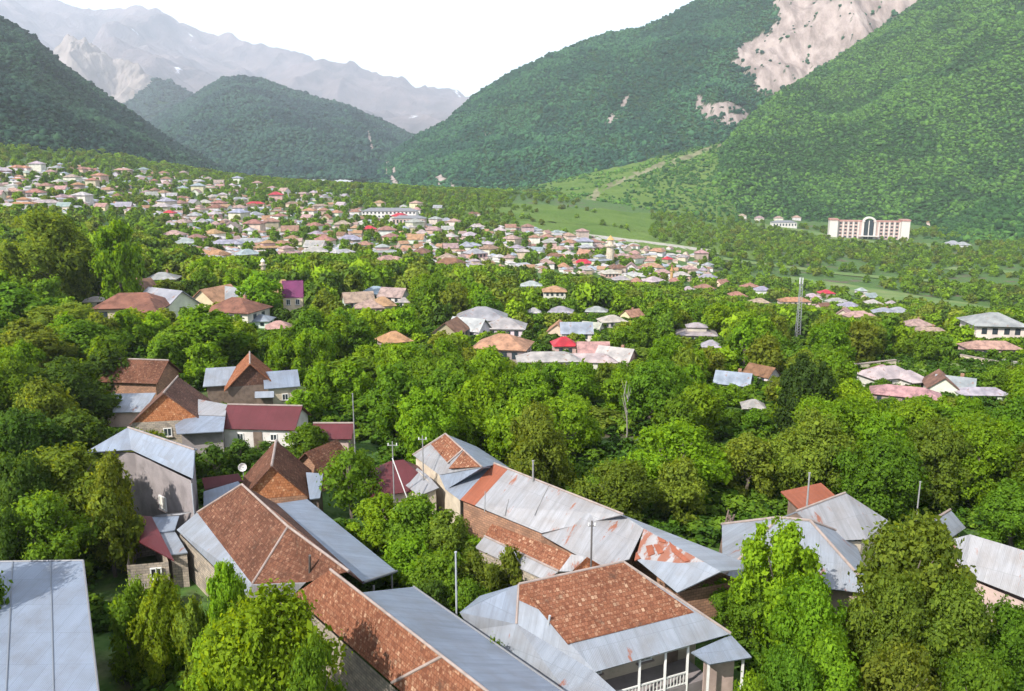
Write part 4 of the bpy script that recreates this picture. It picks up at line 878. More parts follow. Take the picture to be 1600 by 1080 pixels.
def hipf(x0, x1, y0, y1, e, r, o=.6):
    x0 -= o; x1 += o; y0 -= o; y1 += o; m = (y0+y1)/2; k = min((y1-y0)/2, (x1-x0)*.42)
    a, b_ = (x0+k, m, r), (x1-k, m, r)
    return [[(x0, y0, e), (x1, y0, e), b_, a], [(x1, y1, e), (x0, y1, e), a, b_], [(x0, y1, e), (x0, y0, e), a], [(x1, y0, e), (x1, y1, e), b_]]
def gabf(x0, x1, y0, y1, e, r, o=.5):
    m = (y0+y1)/2; X0, X1 = x0-o, x1+o; s = (r-e)/((y1-y0)/2)*o
    return [[(X0, y0-o, e-s), (X1, y0-o, e-s), (X1, m, r), (X0, m, r)], [(X1, y1+o, e-s), (X0, y1+o, e-s), (X0, m, r), (X1, m, r)]]
def gabw(x0, x1, y0, y1, e, r):
    m = (y0+y1)/2; return ring(x0, x1, y0, y1, e-.1)[:4]+[[(x, y0, e-.1), (x, y1, e-.1), (x, m, r-.15)] for x in (x0, x1)]
KITS = {}
def kit(nm, words, wallp, roofp, wins, extra=None): KITS[nm] = dict(words=words, wall=kit_mesh('wall', wallp, FW), tile=kit_mesh('roof', roofp, FR_TILE, .14), tin=kit_mesh('roof', roofp, FR_TIN, .12), wins=wins, porch=extra)
front = lambda y, xs, z: [((x, y-.03, z), 0) for x in xs]
kit('hip', 'hip house', ring(-5, 5, -4, 4, 3.1), hipf(-5, 5, -4, 4, 3.0, 5.3), front(-4, (-3.2, -1.1, 1.1, 3.2), 1.8)+[((5.03, -1.5, 1.8), 1), ((5.03, 1.5, 1.8), 1)])
kit('tall', 'tall house', ring(-5, 5, -4.5, 4.5, 5.8), hipf(-5, 5, -4.5, 4.5, 5.7, 8.0, .8), front(-4.5, (-3.4, -1.2, 1.2, 3.4), 4.5)+front(-4.5, (-3.4, 3.4), 1.7)+[((5.03, -1.5, 4.5), 1), ((5.03, 1.5, 4.5), 1)])
kit('gable', 'gabled house', gabw(-4.5, 4.5, -3.3, 3.3, 3.0, 5.6), gabf(-4.5, 4.5, -3.3, 3.3, 3.0, 5.6), front(-3.3, (-2.6, 0, 2.6), 1.7)+[((4.53, 0, 1.8), 1)])
kit('long', 'long low house', ring(-8, 8, -3.6, 3.6, 3.0), hipf(-8, 8, -3.6, 3.6, 2.9, 4.9), front(-3.6, (-6, -3, 0, 3, 6), 1.7)+[((8.03, 0, 1.8), 1)])
kit('ell', 'angled house', ring(-5.5, 5.5, -3.2, 3.2, 3.1)+ring(1, 5.4, -7, -3.1, 3.0), hipf(-5.5, 5.5, -3.2, 3.2, 3.0, 5.2)+hipf(1, 5.5, -7.5, 1, 2.95, 4.7), front(-3.2, (-4, -1.5), 1.7)+front(-7, (2.2, 4.2), 1.7))
kit('small', 'little pyramid house', ring(-3, 3, -3, 3, 2.9), hipf(-3, 3, -3, 3, 2.85, 5.0), front(-3, (-1.3, 1.3), 1.6)+[((3.03, 0, 1.6), 1)])
kit('monitor', 'tiered house', ring(-6, 6, -4.5, 4.5, 3.2)+ring(-3, 3, -2.2, 2.2, 5.4, 3.0), hipf(-6, 6, -4.5, 4.5, 3.1, 4.6)+hipf(-3, 3, -2.2, 2.2, 5.3, 6.5, .5), front(-4.5, (-4.2, -1.5, 1.5, 4.2), 1.8))
WIN_M = bpy.data.meshes.new('window')
bm = bmesh.new(); bmesh.ops.create_cube(bm, size=1, matrix=Matrix.Diagonal((1.1, .06, 1.35, 1))); bm.to_mesh(WIN_M); bm.free(); WIN_M.materials.append(GLASS)
VILL = []
def house(x, yb, kitn, roof, wall, rz, scale=1.0, sz=1.0, label=None, name=None, group='village houses', cat='house', Y=None, nowin=False):
    p = gpt(x, yb) if Y is None else atY(x, yb, Y)
    if Y is not None: p.z = float(gz(p.x, p.y))
    k = KITS[kitn]; e = thing(name or {'tall': 'two_storey_house', 'gable': 'gabled_house', 'long': 'long_house'}.get(kitn, 'village_house'), label or '-', cat, p, rz, group)
    j = lambda c: tuple(min(.9, v*random.uniform(.88, 1.1)) for v in c)+(1,)
    sc = (scale, scale, scale*sz)
    wo_ = link('wall', k['wall'], e); wo_.color = j(WALLC[wall]); wo_.scale = sc
    ro = link('roof', k['tin' if roof in TINS else 'tile'], e); ro.color = j(ROOFC[roof]); ro.scale = sc
    if p.y < 470 and not nowin:
        for (wx, wy, wz), side in k['wins']:
            wi = link('window', WIN_M, e); wi.location = (wx*scale, wy*scale, wz*scale*sz); wi.rotation_euler.z = math.pi/2*side; wi.scale = (scale, 1, scale*sz)
    if kitn in ('hip', 'gable', 'long') and random.random() < .3 and p.y < 500:
        ch = boxes('chimney', [(1.5*scale, .8*scale, 4.9*scale*sz, .5, .5, 1.6)], W_BRICK, e)
    rr = {'long': 9, 'ell': 7, 'small': 4.5}.get(kitn, 6.3)*scale; FOOT.append((p.x, p.y, rr*.75))
    for q in (-.6, .6): FOOT.append((p.x+math.cos(rz)*rr*q, p.y+math.sin(rz)*rr*q, rr*.5))
    zt = p.z+(8 if kitn == 'tall' else 5.3)*scale*sz; ze = p.z+((1.0 if label else 3.2) if kitn == 'tall' else 1.6)*scale*sz
    a = proj((p.x, p.y, zt)); b_ = proj((p.x, p.y, ze)); w_ = rr*.8*FPX/p.y
    CLEAR.append((a[0]-w_, a[1], a[0]+w_, b_[1], p.y))
    T = dict(o=e, px=a[0], py=(a[1]+b_[1])/2, Y=p.y, roof=roof, wall=wall, kit=kitn, w=w_*2, own=bool(label), sc=scale)
    VILL.append(T); return e
R_ = math.radians
# --- houses one can single out
house(212, 503, 'ell', 'brown', 'cream', R_(8), 1.15, 1.0, 'brown hip-roofed house with pink flank beside a grey tin wing, above the left trees')
house(262, 497, 'gable', 'grey', 'white', R_(-32), 1.15, .95, 'grey tin-roofed wing joined to the brown hip-roofed house')
house(213, 470, 'gable', 'brown', 'stone', R_(60), .9, 1.0, 'small dark reddish gable behind the brown hip-roofed house')
house(255, 447, 'hip', 'grey', 'stone', R_(10), .8, .9, 'blue-grey tin house tucked among trees right of the tall bright tree')
house(150, 478, 'small', 'pale', 'white', R_(20), .7, .6, 'little white flat hut left of the brown hip-roofed house', name='hut', cat='hut')
house(340, 487, 'gable', 'orange', 'cream', R_(70), 1.0, 1.0, 'orange-gabled house between the grey wing and the brown pyramid roof')
house(372, 507, 'hip', 'brown', 'white', R_(-15), 1.0, 1.05, 'brown pyramid-roofed house with a white ridge, left of the purple tower house')
house(372, 488, 'gable', 'grey', 'cream', R_(-35), 1.0, 1.0, 'grey metal roof rising behind the brown pyramid-roofed house')
house(408, 510, 'small', 'blue-grey', 'white', R_(0), .7, .7, 'tiny blue-grey roof right of the brown pyramid-roofed house', name='shed', cat='shed')
house(436, 524, 'small', 'pink', 'stone', R_(15), .7, .8, 'small pinkish hut among trees below the purple tower house', name='hut', cat='hut')
x_, y_ = 460, 492; p = gpt(x_, y_)
h = house_rect('tower_house', 'narrow cream tower house with a purple mansard roof', 'house', p.x, p.y, R_(10), 3.2, 4.2, 5.0, 8.2, obj_mat('purple_roof', .5, .1), wall_mat('tower_cream', (.66, .51, .37), .3), 'gable', over=.2, wins=(('s', -1.0, 3.6, .9, 1.3), ('s', 1.0, 3.6, .9, 1.3)), cap=False, z=p.z-.5)
[setattr(c_, 'color', (.13, .025, .085, 1)) for c_ in h.children if c_.name.startswith('roof')]; CLEAR.append((438, 430, 478, 492, p.y-1)); LAND.append((458, 462, 'the purple tower house', p.y))
house(445, 478, 'small', 'orange', 'pinkish', R_(14), .75, 1.7, 'tall pinkish house with orange cap behind the purple tower house')
for i, (x, yb, kt, rf, wl, rz, s, lb) in enumerate([
    (560, 483, 'gable', 'pink', 'white', 20, .75, 'pink-roofed house at the left of the small cluster amid trees'), (578, 492, 'hip', 'pink', 'pinkish', 5, .65, 'reddish pink roof in the middle of the small cluster amid trees'), (588, 470, 'hip', 'blue-grey', 'white', -10, .75, 'pale blue roof at the back of the small cluster amid trees'),
    (598, 492, 'small', 'orange', 'cream', 15, .85, 'orange pyramid roof in the small cluster amid trees'), (616, 474, 'gable', 'pink', 'white', -20, .75, 'pinkish gabled house at the right of the small cluster amid trees'), (632, 480, 'small', 'pale', 'white', 0, .5, 'tiny pale roof ending the small cluster amid trees'),
    (616, 550, 'small', 'orange', 'stone', 30, .75, 'lone orange tile roof almost swallowed by the trees'),
    (705, 533, 'gable', 'brown', 'stone', 75, .75, 'brown gable at the left end of the tin-roofed compound'), (733, 529, 'gable', 'pale', 'white', -25, .75, 'bright white tin roof second in the tin-roofed compound'), (753, 517, 'hip', 'grey', 'white', 0, 1.0, 'lavender grey roof at the back of the tin-roofed compound'),
    (790, 527, 'hip', 'grey', 'white', -5, .78, 'grey roof at the right of the tin-roofed compound'), (786, 562, 'hip', 'orange', 'stone', -12, .88, 'hump of tan orange tiles in front of the tin-roofed compound'),
    (856, 577, 'long', 'pale', 'white', 3, .62, 'left length of the long white tin row'), (920, 577, 'long', 'pale', 'white', -3, .55, 'middle length of the long white tin row'), (962, 576, 'gable', 'pale', 'pinkish', -30, .66, 'pinkish white right end of the long white tin row'), (926, 562, 'gable', 'pink', 'stone', 0, .6, 'pinkish tile roof just behind the long white tin row'),
    (881, 553, 'small', 'red', 'pinkish', 5, .66, 'bright crimson roofed box behind the long white tin row'), (872, 527, 'gable', 'orange', 'cream', 80, .6, 'orange gabled roof behind the crimson-roofed box'), (900, 532, 'gable', 'blue-grey', 'white', 0, .7, 'dull grey green roof right of the orange gabled roof'),
    (834, 497, 'small', 'pale', 'white', 0, .55, 'white scrap of roof left of the grey hip house'), (876, 497, 'hip', 'blue-grey', 'white', -10, .62, 'blue-grey hip house before the orange-topped white house'), (866, 473, 'tall', 'orange', 'white', 0, .75, 'white two-storey house with an orange pyramid roof'),
    (830, 455, 'hip', 'pale', 'white', 0, .8, 'pale hip roof left of the orange-topped white house'), (932, 495, 'hip', 'blue-grey', 'stone', -10, .6, 'blue-green tin roof right of the blue-grey hip house'), (925, 522, 'gable', 'pale', 'white', -30, .5, 'white tin patch amid trees above the white row'),
    (956, 512, 'hip', 'pale', 'white', 10, .62, 'white hip roof amid trees right of the white tin patch'), (987, 502, 'gable', 'orange', 'cream', 40, .62, 'ochre gabled roof amid trees at middle distance'),
    (1087, 535, 'monitor', 'grey', 'cream', -8, .70, 'two-tier grey-roofed house with arcaded balcony among the trees'), (1110, 552, 'small', 'pale', 'white', -10, .55, 'small white block below the two-tier grey-roofed house'), (1189, 597, 'gable', 'brown', 'white', -50, .50, 'small white gabled house with a brown roof in the trees'),
    (1145, 612, 'gable', 'blue-grey', 'stone', -25, .55, 'blue-green tin shelter among trees right of the two-tier house'), (1176, 650, 'small', 'pale', 'cream', -10, .45, 'tiny yellow ruin with an empty window among the trees'),
    (1383, 605, 'ell', 'pale', 'white', 15, .68, 'white walled house below the pale terrace wall'), (1375, 597, 'small', 'pink', 'cream', 25, .6, 'pinkish pyramid roof behind the white walled house'), (1412, 632, 'long', 'pink', 'stone', -25, .55, 'long reddish tin roof below the white walled house'),
    (1468, 618, 'gable', 'brown', 'white', 70, .62, 'brown-gabled house right of the long reddish roof'), (1490, 619, 'gable', 'blue-grey', 'white', -30, .55, 'grey-blue tin house beside the brown-gabled house'), (1532, 627, 'long', 'pale', 'white', -3, .42, 'low white shed at the right beyond the trees'),
    (1546, 543, 'tall', 'grey', 'white', -8, 1.15, 'big white two-storey house with grey roof on the right'), (1545, 556, 'long', 'pink', 'pinkish', -5, .7, 'pinkish terrace building below the big white two-storey house'),
    (1430, 518, 'hip', 'pink', 'pinkish', 10, .9, 'pink roof left of the big white two-storey house'), (1452, 524, 'long', 'pink', 'cream', -25, .6, 'cream and pink low house descending right of the pink roof')]):
    house(x, yb, kt, rf, wl, R_(rz), s, 1.0, lb)
# cluster beyond the mast
for x, yb, kt, rf, wl, rz in [(1290, 464, 'hip', 'red', 'pinkish', 0), (1305, 478, 'ell', 'grey', 'white', 10), (1326, 487, 'hip', 'blue-grey', 'white', -10), (1340, 504, 'ell', 'pink', 'cream', 5), (1358, 470, 'gable', 'grey', 'cream', 20), (1362, 482, 'hip', 'pale', 'cream', 0), (1380, 497, 'hip', 'grey', 'white', -15), (1402, 496, 'hip', 'grey', 'white', 0), (1318, 500, 'gable', 'pink', 'cream', 60), (1392, 481, 'small', 'pale', 'white', 0), (1345, 460, 'small', 'pale', 'white', 10), (1285, 487, 'gable', 'brown', 'pinkish', 30), (1268, 470, 'hip', 'pale', 'white', 0), (1240, 478, 'long', 'orange', 'cream', -4), (1186, 480, 'hip', 'pink', 'white', 0), (1150, 470, 'hip', 'terracotta', 'cream', 0), (1100, 458, 'hip', 'terracotta', 'white', 5), (1128, 448, 'gable', 'terracotta', 'cream', 30), (1170, 455, 'hip', 'terracotta', 'cream', 30), (1190, 460, 'hip', 'grey', 'white', 0), (1075, 460, 'small', 'pale', 'cream', 0)]:
    house(x, yb, kt, rf, wl, R_(rz), random.uniform(.8, 1.0))
# --- long terrace wall, school, minaret, tower, hillside villas, hotel
def wallthing(name, label, x0, y0, x1, y1, hgt, mat, th=.4):
    a = gpt(x0, y0); b_ = gpt(x1, y1); d = b_-a; t_ = thing(name, label, 'wall', ((a.x+b_.x)/2, (a.y+b_.y)/2, min(a.z, b_.z)), math.atan2(d.y, d.x))
    boxes('panel', [(0, 0, hgt/2-.5, d.length, th, hgt+1)], mat, t_); boxes('coping', [(0, 0, hgt+.06, d.length+.1, th+.15, .12)], CAP, t_)
    clear_of([a, b_, a+Vector((0, 0, hgt)), b_+Vector((0, 0, hgt))], a.y); occupy([a, b_]); return t_
wallthing('terrace_wall', 'long pale terrace wall beside the road left of the big white house', 1338, 578, 1398, 576, 1.6, W_CREAM)
wallthing('retaining_wall', 'pale retaining wall below the big white two-storey house', 1500, 566, 1596, 574, 1.5, W_CREAM)
wallthing('garden_wall', 'yellowish long wall beneath the lattice mast top', 1188, 475, 1290, 478, 2.0, W_YELL)
def big_block(name, label, x, yb, wpx, dpt, hgt, rz, wallm, roofm, rows, cols, hip=True, Yd=None):
    p = gpt(x, yb) if Yd is None else atY(x, yb, Yd); w_ = wpx*p.y/FPX; Mx = (p.x, p.y, p.z)
    t_ = thing(name, label, 'building', Mx, rz); boxes('wall', [(0, 0, hgt/2-2, w_, dpt, hgt+4)], wallm, t_)
    me = kit_mesh('roof', hipf(-w_/2, w_/2, -dpt/2, dpt/2, hgt+.03, hgt+dpt*.22, .5), roofm, .15); link('roof', me, t_)
    for r in range(rows):
        for c in range(cols):
            wi = link('window', WIN_M, t_); wi.location = (-w_/2+(c+.5)*w_/cols, -dpt/2-.03, (r+.55)*hgt/rows)
            wi.scale = (w_/cols*.42, 1, hgt/rows*.36)
    FOOT.append((p.x-w_*.3, p.y, w_*.3)); FOOT.append((p.x+w_*.3, p.y, w_*.3)); FOOT.append((p.x, p.y, w_*.25))
    CLEAR.append((x-wpx/2, yb-hgt*FPX/p.y, x+wpx/2, yb-2, p.y)); return t_
big_block('school_building', 'long white two-storey school block crossing the village centre', 610, 341, 84, 12, 6.0, R_(-3), W_WHITE, TIN_W, 2, 14); LAND.append((610, 335, 'the long white school', 800))
big_block('public_building', 'long pinkish building right of the white school', 640, 352, 50, 10, 5.5, R_(-4), W_PINK, TIN_W, 1, 9)
big_block('long_villa', 'long white low building on the terrace left of the hotel', 1224, 355, 37, 12, 6, R_(-2), W_WHITE, TIN_W, 1, 8)
for x, yb, s, lb in ((1186, 345, 1.1, 'small white villa second from left on the hotel terrace'), (1216, 345, 1.1, 'small white villa with reddish roof behind the long low building'), (1244, 344, 1.1, 'small white villa nearest the hotel on its left'), (1159, 341, 1.0, 'small white villa at the left end of the hotel terrace'), (1129, 320, 1.1, 'orange-roofed villa alone on the slope left of the hotel terrace'), (1457, 352, 1.2, 'white villa with orange roof right of the hotel')):
    house(x, yb, 'hip', 'orange' if 'orange' in lb else 'pink', 'white', R_(random.uniform(-10, 10)), s, 1.1, lb, name='villa', group='villas around the hotel')
for x, yb, rf, lb in ((1488, 386, 'grey', 'grey roofed house below the wooded shoulder, left of its neighbour'), (1503, 388, 'grey', 'grey roofed house below the wooded shoulder at the far right')): house(x, yb, 'hip', rf, 'white', R_(-10), 1.3, 1.0, lb)
def hotel():
    p = gpt(1355, 373); s = p.y/FPX; w_ = 114*s; hgt = 29*s; e = thing('hotel', 'long pink and white five-storey hotel with a tall glazed arch', 'hotel', p, R_(-16)); pk_ = wall_mat('hotel_pink', (.46, .33, .30), .2); wh = wall_mat('hotel_white', (.56, .51, .47), .15)
    dz = 15.0; FOOT.extend([(p.x+q*w_/2, p.y, 22) for q in (-.8, -.4, 0, .4, .8)]); CLEAR.append((1295, 336, 1415, 367, p.y)); h_ = w_/2
    boxes('wall', [(0, 4, hgt*.45-3, w_*.9, dz, hgt*.9+6)], pk_, e)
    for sx in (-1, 1):
        tw = boxes('corner_pavilion', [(sx*(h_-4.5), 2, hgt*.48-3, 9, dz+6, hgt*.96+6)], wh, e); boxes('roof', [(sx*(h_-4.5), 2, hgt*.96+.9, 10, dz+7, 1.8)], obj_mat('hotel_red', .6), tw).color = (.36, .19, .165, 1)
    for r_ in (-1, 1): o_ = boxes('roof', [(r_*(w_*.25), 4, hgt*.9+.6, w_*.34, dz+1, 1.2)], bpy.data.materials['hotel_red'], e); o_.color = (.36, .19, .165, 1)
    n = 13
    for i in range(n):
        x = -h_+10+(w_-20)*i/(n-1)
        if abs(x) < 9: continue
        boxes('pilaster', [(x, 4-dz/2-.5, hgt*.45-2, 1.5, 1.0, hgt*.9+4)], wh, e)
        if i < n-1 and abs(x+(w_-20)/(n-1)/2) > 9:
            for k in range(5): o_ = boxes('window', [(x+(w_-20)/(n-1)/2, 4-dz/2-.12, hgt*.9*(k+.55)/5, 2.6, .2, hgt*.09)], GLASS, e)
    for sx in (-1, 1): boxes('arch_pier', [(sx*6.6, -3.6+.5, hgt*.44-2, 2.4, 5, hgt*.88+4)], wh, e)
    me_v = []; seg = 16; R0, R1 = 5.3, 7.6; zc = hgt*.88
    for i in range(seg+1):
        a = math.pi*i/seg
        for rr, yy in ((R0, -6.1), (R1, -6.1), (R1, -.6), (R0, -.6)): me_v.append((rr*math.cos(a), yy+.0, zc+rr*math.sin(a)*.85))
    F = [[i*4+k, i*4+(k+1) % 4, (i+1)*4+(k+1) % 4, (i+1)*4+k] for i in range(seg) for k in range(4)]; link('arch', mesh_np('arch', me_v, F, wh), e)
    boxes('glazing', [(0, -4.6, hgt*.44, 10.4, .3, hgt*.88), (0, -4.6, hgt*.945, 8.4, .3, hgt*.13)], GLASS, e); boxes('mullion', [(0, -4.9, hgt*.48, .9, .3, hgt*.96)], wh, e)
    boxes('entrance_canopy', [(0, -9, 3.6, 22, 7, .7)], wh, e); LAND.append((1355, 352, 'the pink hotel', p.y))
hotel()
def turret(name, label, x, yb, wpx, hpx, mat, roofm, lm):
    p = gpt(x, yb); s = p.y/FPX; r = wpx*s/2; hh = hpx*s; e = thing(name, label, 'tower', p)
    bars('shaft', [((0, 0, -2), (0, 0, hh*.62))], (r, r*.9), mat, e, 10, True); bars('gallery', [((0, 0, hh*.62), (0, 0, hh*.68))], r*1.35, mat, e, 10, True); bars('lantern', [((0, 0, hh*.68), (0, 0, hh*.84))], r*.75, mat, e, 10, True); bars('spire', [((0, 0, hh*.84), (0, 0, hh))], (r*.95, .03), roofm, e, 10, True)
    CLEAR.append((x-wpx, yb-hpx, x+wpx, yb-hpx*.25, p.y)); FOOT.append((p.x, p.y, 5)); LAND.append((x, yb-hpx/2, lm, p.y))
turret('minaret', 'slim cream minaret standing above the trees', 412, 432, 8, 28, W_CREAM, WHITEP, 'the cream minaret')
turret('clock_tower', 'stout cream tower with an ochre top in the village', 953, 412, 13, 44, W_CREAM, wall_mat('ochre', (.5, .3, .12), .3), 'the cream tower')
turret('church_tower', 'thin ochre tower right of the stout cream tower', 1049, 442, 5, 30, wall_mat('ochre2', (.42, .24, .1), .3), TILE_D, 'the thin ochre tower')
house(432, 316, 'tall', 'red', 'pinkish', R_(10), 1.25, 1.0, 'house with a striking crimson roof in the upper village')
# --- the village at large: random plots inside the outlines seen in the photo
def plots(poly, n, sep, pal, seed, smin=.8, smax=1.18):
    r = random.Random(seed); xs = [p[0] for p in poly]; ys = [p[1] for p in poly]; k = 0; tries = 0
    while k < n and tries < n*60:
        tries += 1; x = r.uniform(min(xs), max(xs)); y = r.uniform(min(ys), max(ys))
        if not inpoly(np.array([x]), np.array([y]), poly)[0]: continue
        p = gpt(x, y); w_ = 12*FPX/p.y; cy = y-w_*.2
        if any(abs(v['px']-x) < sep*(w_+v['w'])/2 and abs(v['py']-cy) < sep*.42*(w_+v['w'])/2 for v in VILL): continue
        if any(abs(c[0]-x) < 12 and abs(c[1]-y) < 16 for c in LAND): continue
        random.seed(seed*1000+k)
        kt = r.choices(['hip', 'tall', 'gable', 'long', 'ell', 'small', 'monitor'], [30, 16, 18, 8, 16, 8, 5])[0]
        house(x, y, kt, r.choices(list(pal), list(pal.values()))[0], r.choices(['white', 'cream', 'pinkish', 'stone'], [5, 4, 2, 1])[0], R_(r.choice([0, 90, 0, 45, -30])+r.uniform(-14, 14)), r.uniform(smin, smax))
        k += 1
    print('plots', k, 'of', n)
P1 = {'grey': 5, 'pale': 5, 'terracotta': 4, 'pink': 6, 'brown': 2, 'orange': 1.2, 'red': .4, 'blue-grey': 1}
P2 = {'grey': 4, 'pale': 4, 'terracotta': 5, 'pink': 5, 'brown': 2, 'orange': 2, 'red': .5, 'blue-grey': 1}
plots([(-20, 262), (110, 268), (210, 262), (330, 278), (480, 296), (560, 305), (545, 330), (420, 330), (250, 330), (100, 335), (-20, 325)], 78, .74, P1, 11)
plots([(240, 330), (400, 322), (560, 330), (560, 352), (540, 402), (460, 408), (400, 405), (330, 420), (290, 392), (250, 372)], 50, .76, P2, 12)
plots([(545, 342), (700, 345), (850, 362), (960, 378), (1000, 400), (960, 432), (880, 425), (820, 412), (720, 428), (640, 430), (560, 402), (540, 380)], 56, .76, P1, 13)
plots([(850, 372), (1000, 388), (1110, 405), (1105, 448), (1000, 452), (920, 432), (870, 400)], 26, .78, P2, 14)
plots([(590, 318), (700, 325), (760, 345), (600, 330)], 6, .8, P1, 15)
print('village', len(VILL), len([1 for o in bpy.data.objects if o.get('category')=='house']))

# ------------------------------------------------------------------ the many further roofs and sheds between the plots: one uncountable mass
def rooftops():
    pts = []; sc = []; r = random.Random(5); F2 = np.array(FOOT)
    for poly, n in (([(-20, 262), (110, 258), (330, 276), (560, 305), (545, 335), (250, 335), (100, 335), (-20, 325)], 480), ([(240, 330), (560, 325), (570, 352), (540, 402), (400, 405), (330, 420), (290, 392)], 300), ([(545, 335), (850, 360), (1110, 400), (1105, 448), (920, 432), (720, 428), (560, 402)], 430), ([(1250, 458), (1400, 485), (1395, 505), (1280, 490)], 14)):
        xs = [p[0] for p in poly]; ys = [p[1] for p in poly]; k = 0; t_ = 0
        while k < n and t_ < n*30:
            t_ += 1; x = r.uniform(min(xs), max(xs)); y = r.uniform(min(ys), max(ys))
            if not inpoly(np.array([x]), np.array([y]), poly)[0]: continue
            p = gpt(x, y); s = r.uniform(.36, .66)
            if (((F2[:, 0]-p.x)**2+(F2[:, 1]-p.y)**2) < (F2[:, 2]*.8+3*s)**2).any(): continue
            pts.append(p[:]); sc.append((s, s, s)); FOOT.append((p.x, p.y, 4.5*s)); k += 1
    c = bpy.data.collections.new('roof_kinds')
    for i, (kn, rf, wl) in enumerate([('hip', 'pale', 'white'), ('gable', 'pink', 'cream'), ('ell', 'terracotta', 'white'), ('long', 'grey', 'cream'), ('gable', 'orange', 'stone'), ('hip', 'blue-grey', 'white'), ('small', 'pink', 'pinkish'), ('long', 'pale', 'white')]):
        bm = bmesh.new(); bm.from_mesh(KITS[kn]['wall']); nf = len(bm.faces); bm.from_mesh(KITS[kn]['tin']); bm.faces.ensure_lookup_table()
        for f in bm.faces[nf:]: f.material_index = 1
        me = bpy.data.meshes.new('rooftop'); bm.to_mesh(me); bm.free(); me.materials.append(wall_mat('mass_wall_'+chr(97+i), WALLC[wl], .3)); me.materials.append(wall_mat('mass_roof_'+chr(97+i), ROOFC[rf], .35, .3))
        c.objects.link(bpy.data.objects.new('roof_kind_'+chr(97+i), me))
    scatter('rooftops', pts, sc, c, 'crowded small roofs and sheds between the village houses', 'rooftops', 8, 'village roofs'); print('mass roofs', len(pts))
rooftops()
# ================================================================== TREES
for a in [(70, 322, 150, 172, 'olive', 'round', 'great dark walnut-like tree towering at the left edge'), (178, 334, 88, 168, 'fresh', 'tall', 'tall bright green tree standing right of the great dark tree'),
    (15, 440, 150, 140, 'mid', 'round'), (95, 470, 125, 135, 'olive', 'broad'), (40, 500, 140, 110, 'olive', 'round'), (135, 500, 130, 118, 'mid', 'round'), (80, 560, 170, 90, 'dark', 'broad'), (5, 560, 130, 85, 'mid', 'round'), (165, 545, 80, 105, 'dark', 'round'), (145, 612, 90, 92, 'dark', 'round'),
    (30, 640, 140, 72, 'dark', 'broad'), (112, 642, 120, 76, 'dark', 'round'), (104, 694, 165, 60, 'olive', 'broad', 'broad olive tree leaning over the concrete house'), (20, 700, 130, 57, 'dark', 'round'), (60, 765, 160, 53, 'mid', 'round'), (165, 760, 100, 56, 'olive', 'round'), (0, 790, 90, 51, 'dark', 'round'),
    (168, 706, 92, 58, 'olive', 'round'), (742, 838, 70, 57, 'fresh', 'round'), (330, 688, 75, 74, 'dark', 'bush'), (372, 684, 75, 77, 'dark', 'bush'), (300, 700, 60, 75, 'dark', 'bush'), (412, 688, 60, 81, 'dark', 'bush'), (478, 664, 80, 81, 'mid', 'round'), (320, 478, 140, 120, 'fresh', 'round'), (275, 508, 90, 128, 'mid', 'round'), (545, 558, 120, 112, 'mid', 'round'), (600, 612, 115, 98, 'mid', 'round'), (405, 428, 90, 172, 'fresh', 'round'),
    (545, 688, 115, 67, 'mid', 'bush', 'dense dark bushy tree right of the orange gable'), (592, 772, 105, 60, 'fresh', 'round'), (650, 775, 115, 59, 'mid', 'round'), (700, 800, 100, 57, 'olive', 'round'), (640, 838, 110, 54, 'fresh', 'round'), (690, 862, 120, 51, 'mid', 'round'), (745, 862, 90, 52, 'olive', 'sparse'), (800, 852, 60, 53, 'olive', 'sparse'), (672, 905, 80, 48, 'dark', 'round'), (738, 905, 80, 48, 'mid', 'round'),
    (240, 893, 95, 42, 'yellow', 'sparse'), (207, 893, 60, 44, 'mid', 'bush'), (262, 905, 60, 43, 'fresh', 'bush'), (345, 866, 85, 42, 'fresh', 'tall', 'slender bright sapling against the long brown-tiled house'), (420, 928, 225, 35.5, 'bright', 'broad', 'wide bright tree at the bottom edge left of the orange tiles'), (335, 965, 110, 37.5, 'fresh', 'round'), (-88, 800, 150, 42, 'mid', 'round', 'mid-green tree just beyond the left edge beside the big grey sheet roof'), (190, 920, 80, 43, 'mid', 'bush'), (300, 932, 70, 41, 'olive', 'sparse'), (482, 990, 110, 33.5, 'mid', 'round'), (770, 985, 55, 41, 'mid', 'bush'),
    (1225, 803, 165, 46, 'bright', 'tall', 'tall bright green tree in front of the grey hip roof'), (1275, 900, 150, 41, 'fresh', 'round'), (1185, 900, 110, 46, 'mid', 'round'), (1128, 905, 75, 49.5, 'mid', 'sparse'), (1435, 800, 205, 44, 'olive', 'round', 'massive olive-green tree filling the right foreground'), (1395, 890, 140, 41, 'olive', 'round'), (1495, 905, 150, 41, 'olive', 'round'), (1575, 935, 120, 42, 'mid', 'round'),
    (1300, 985, 150, 37, 'fresh', 'round'), (1180, 1040, 95, 35.5, 'fresh', 'bush'), (1235, 1010, 110, 36.5, 'mid', 'round'), (1420, 1000, 160, 35.5, 'olive', 'round'), (1530, 1010, 140, 35.5, 'mid', 'round'), (1312, 816, 70, 57.5, 'fresh', 'bush'), (1265, 548, 112, 88, 'deep', 'tall', 'tall very dark tree standing out of the bright wood at the right'),
    (1060, 655, 170, 72, 'bright', 'round', 'big bright green round tree beyond the long pale roofs'), (1190, 690, 130, 80, 'fresh', 'round'), (930, 640, 110, 96, 'olive', 'round'), (820, 650, 120, 92, 'olive', 'broad'), (1000, 545, 110, 135, 'olive', 'round'), (1420, 640, 140, 92, 'fresh', 'round'), (1540, 640, 140, 95, 'mid', 'round')]:
    tree(*a[:6], what=a[6] if len(a) > 6 else None)
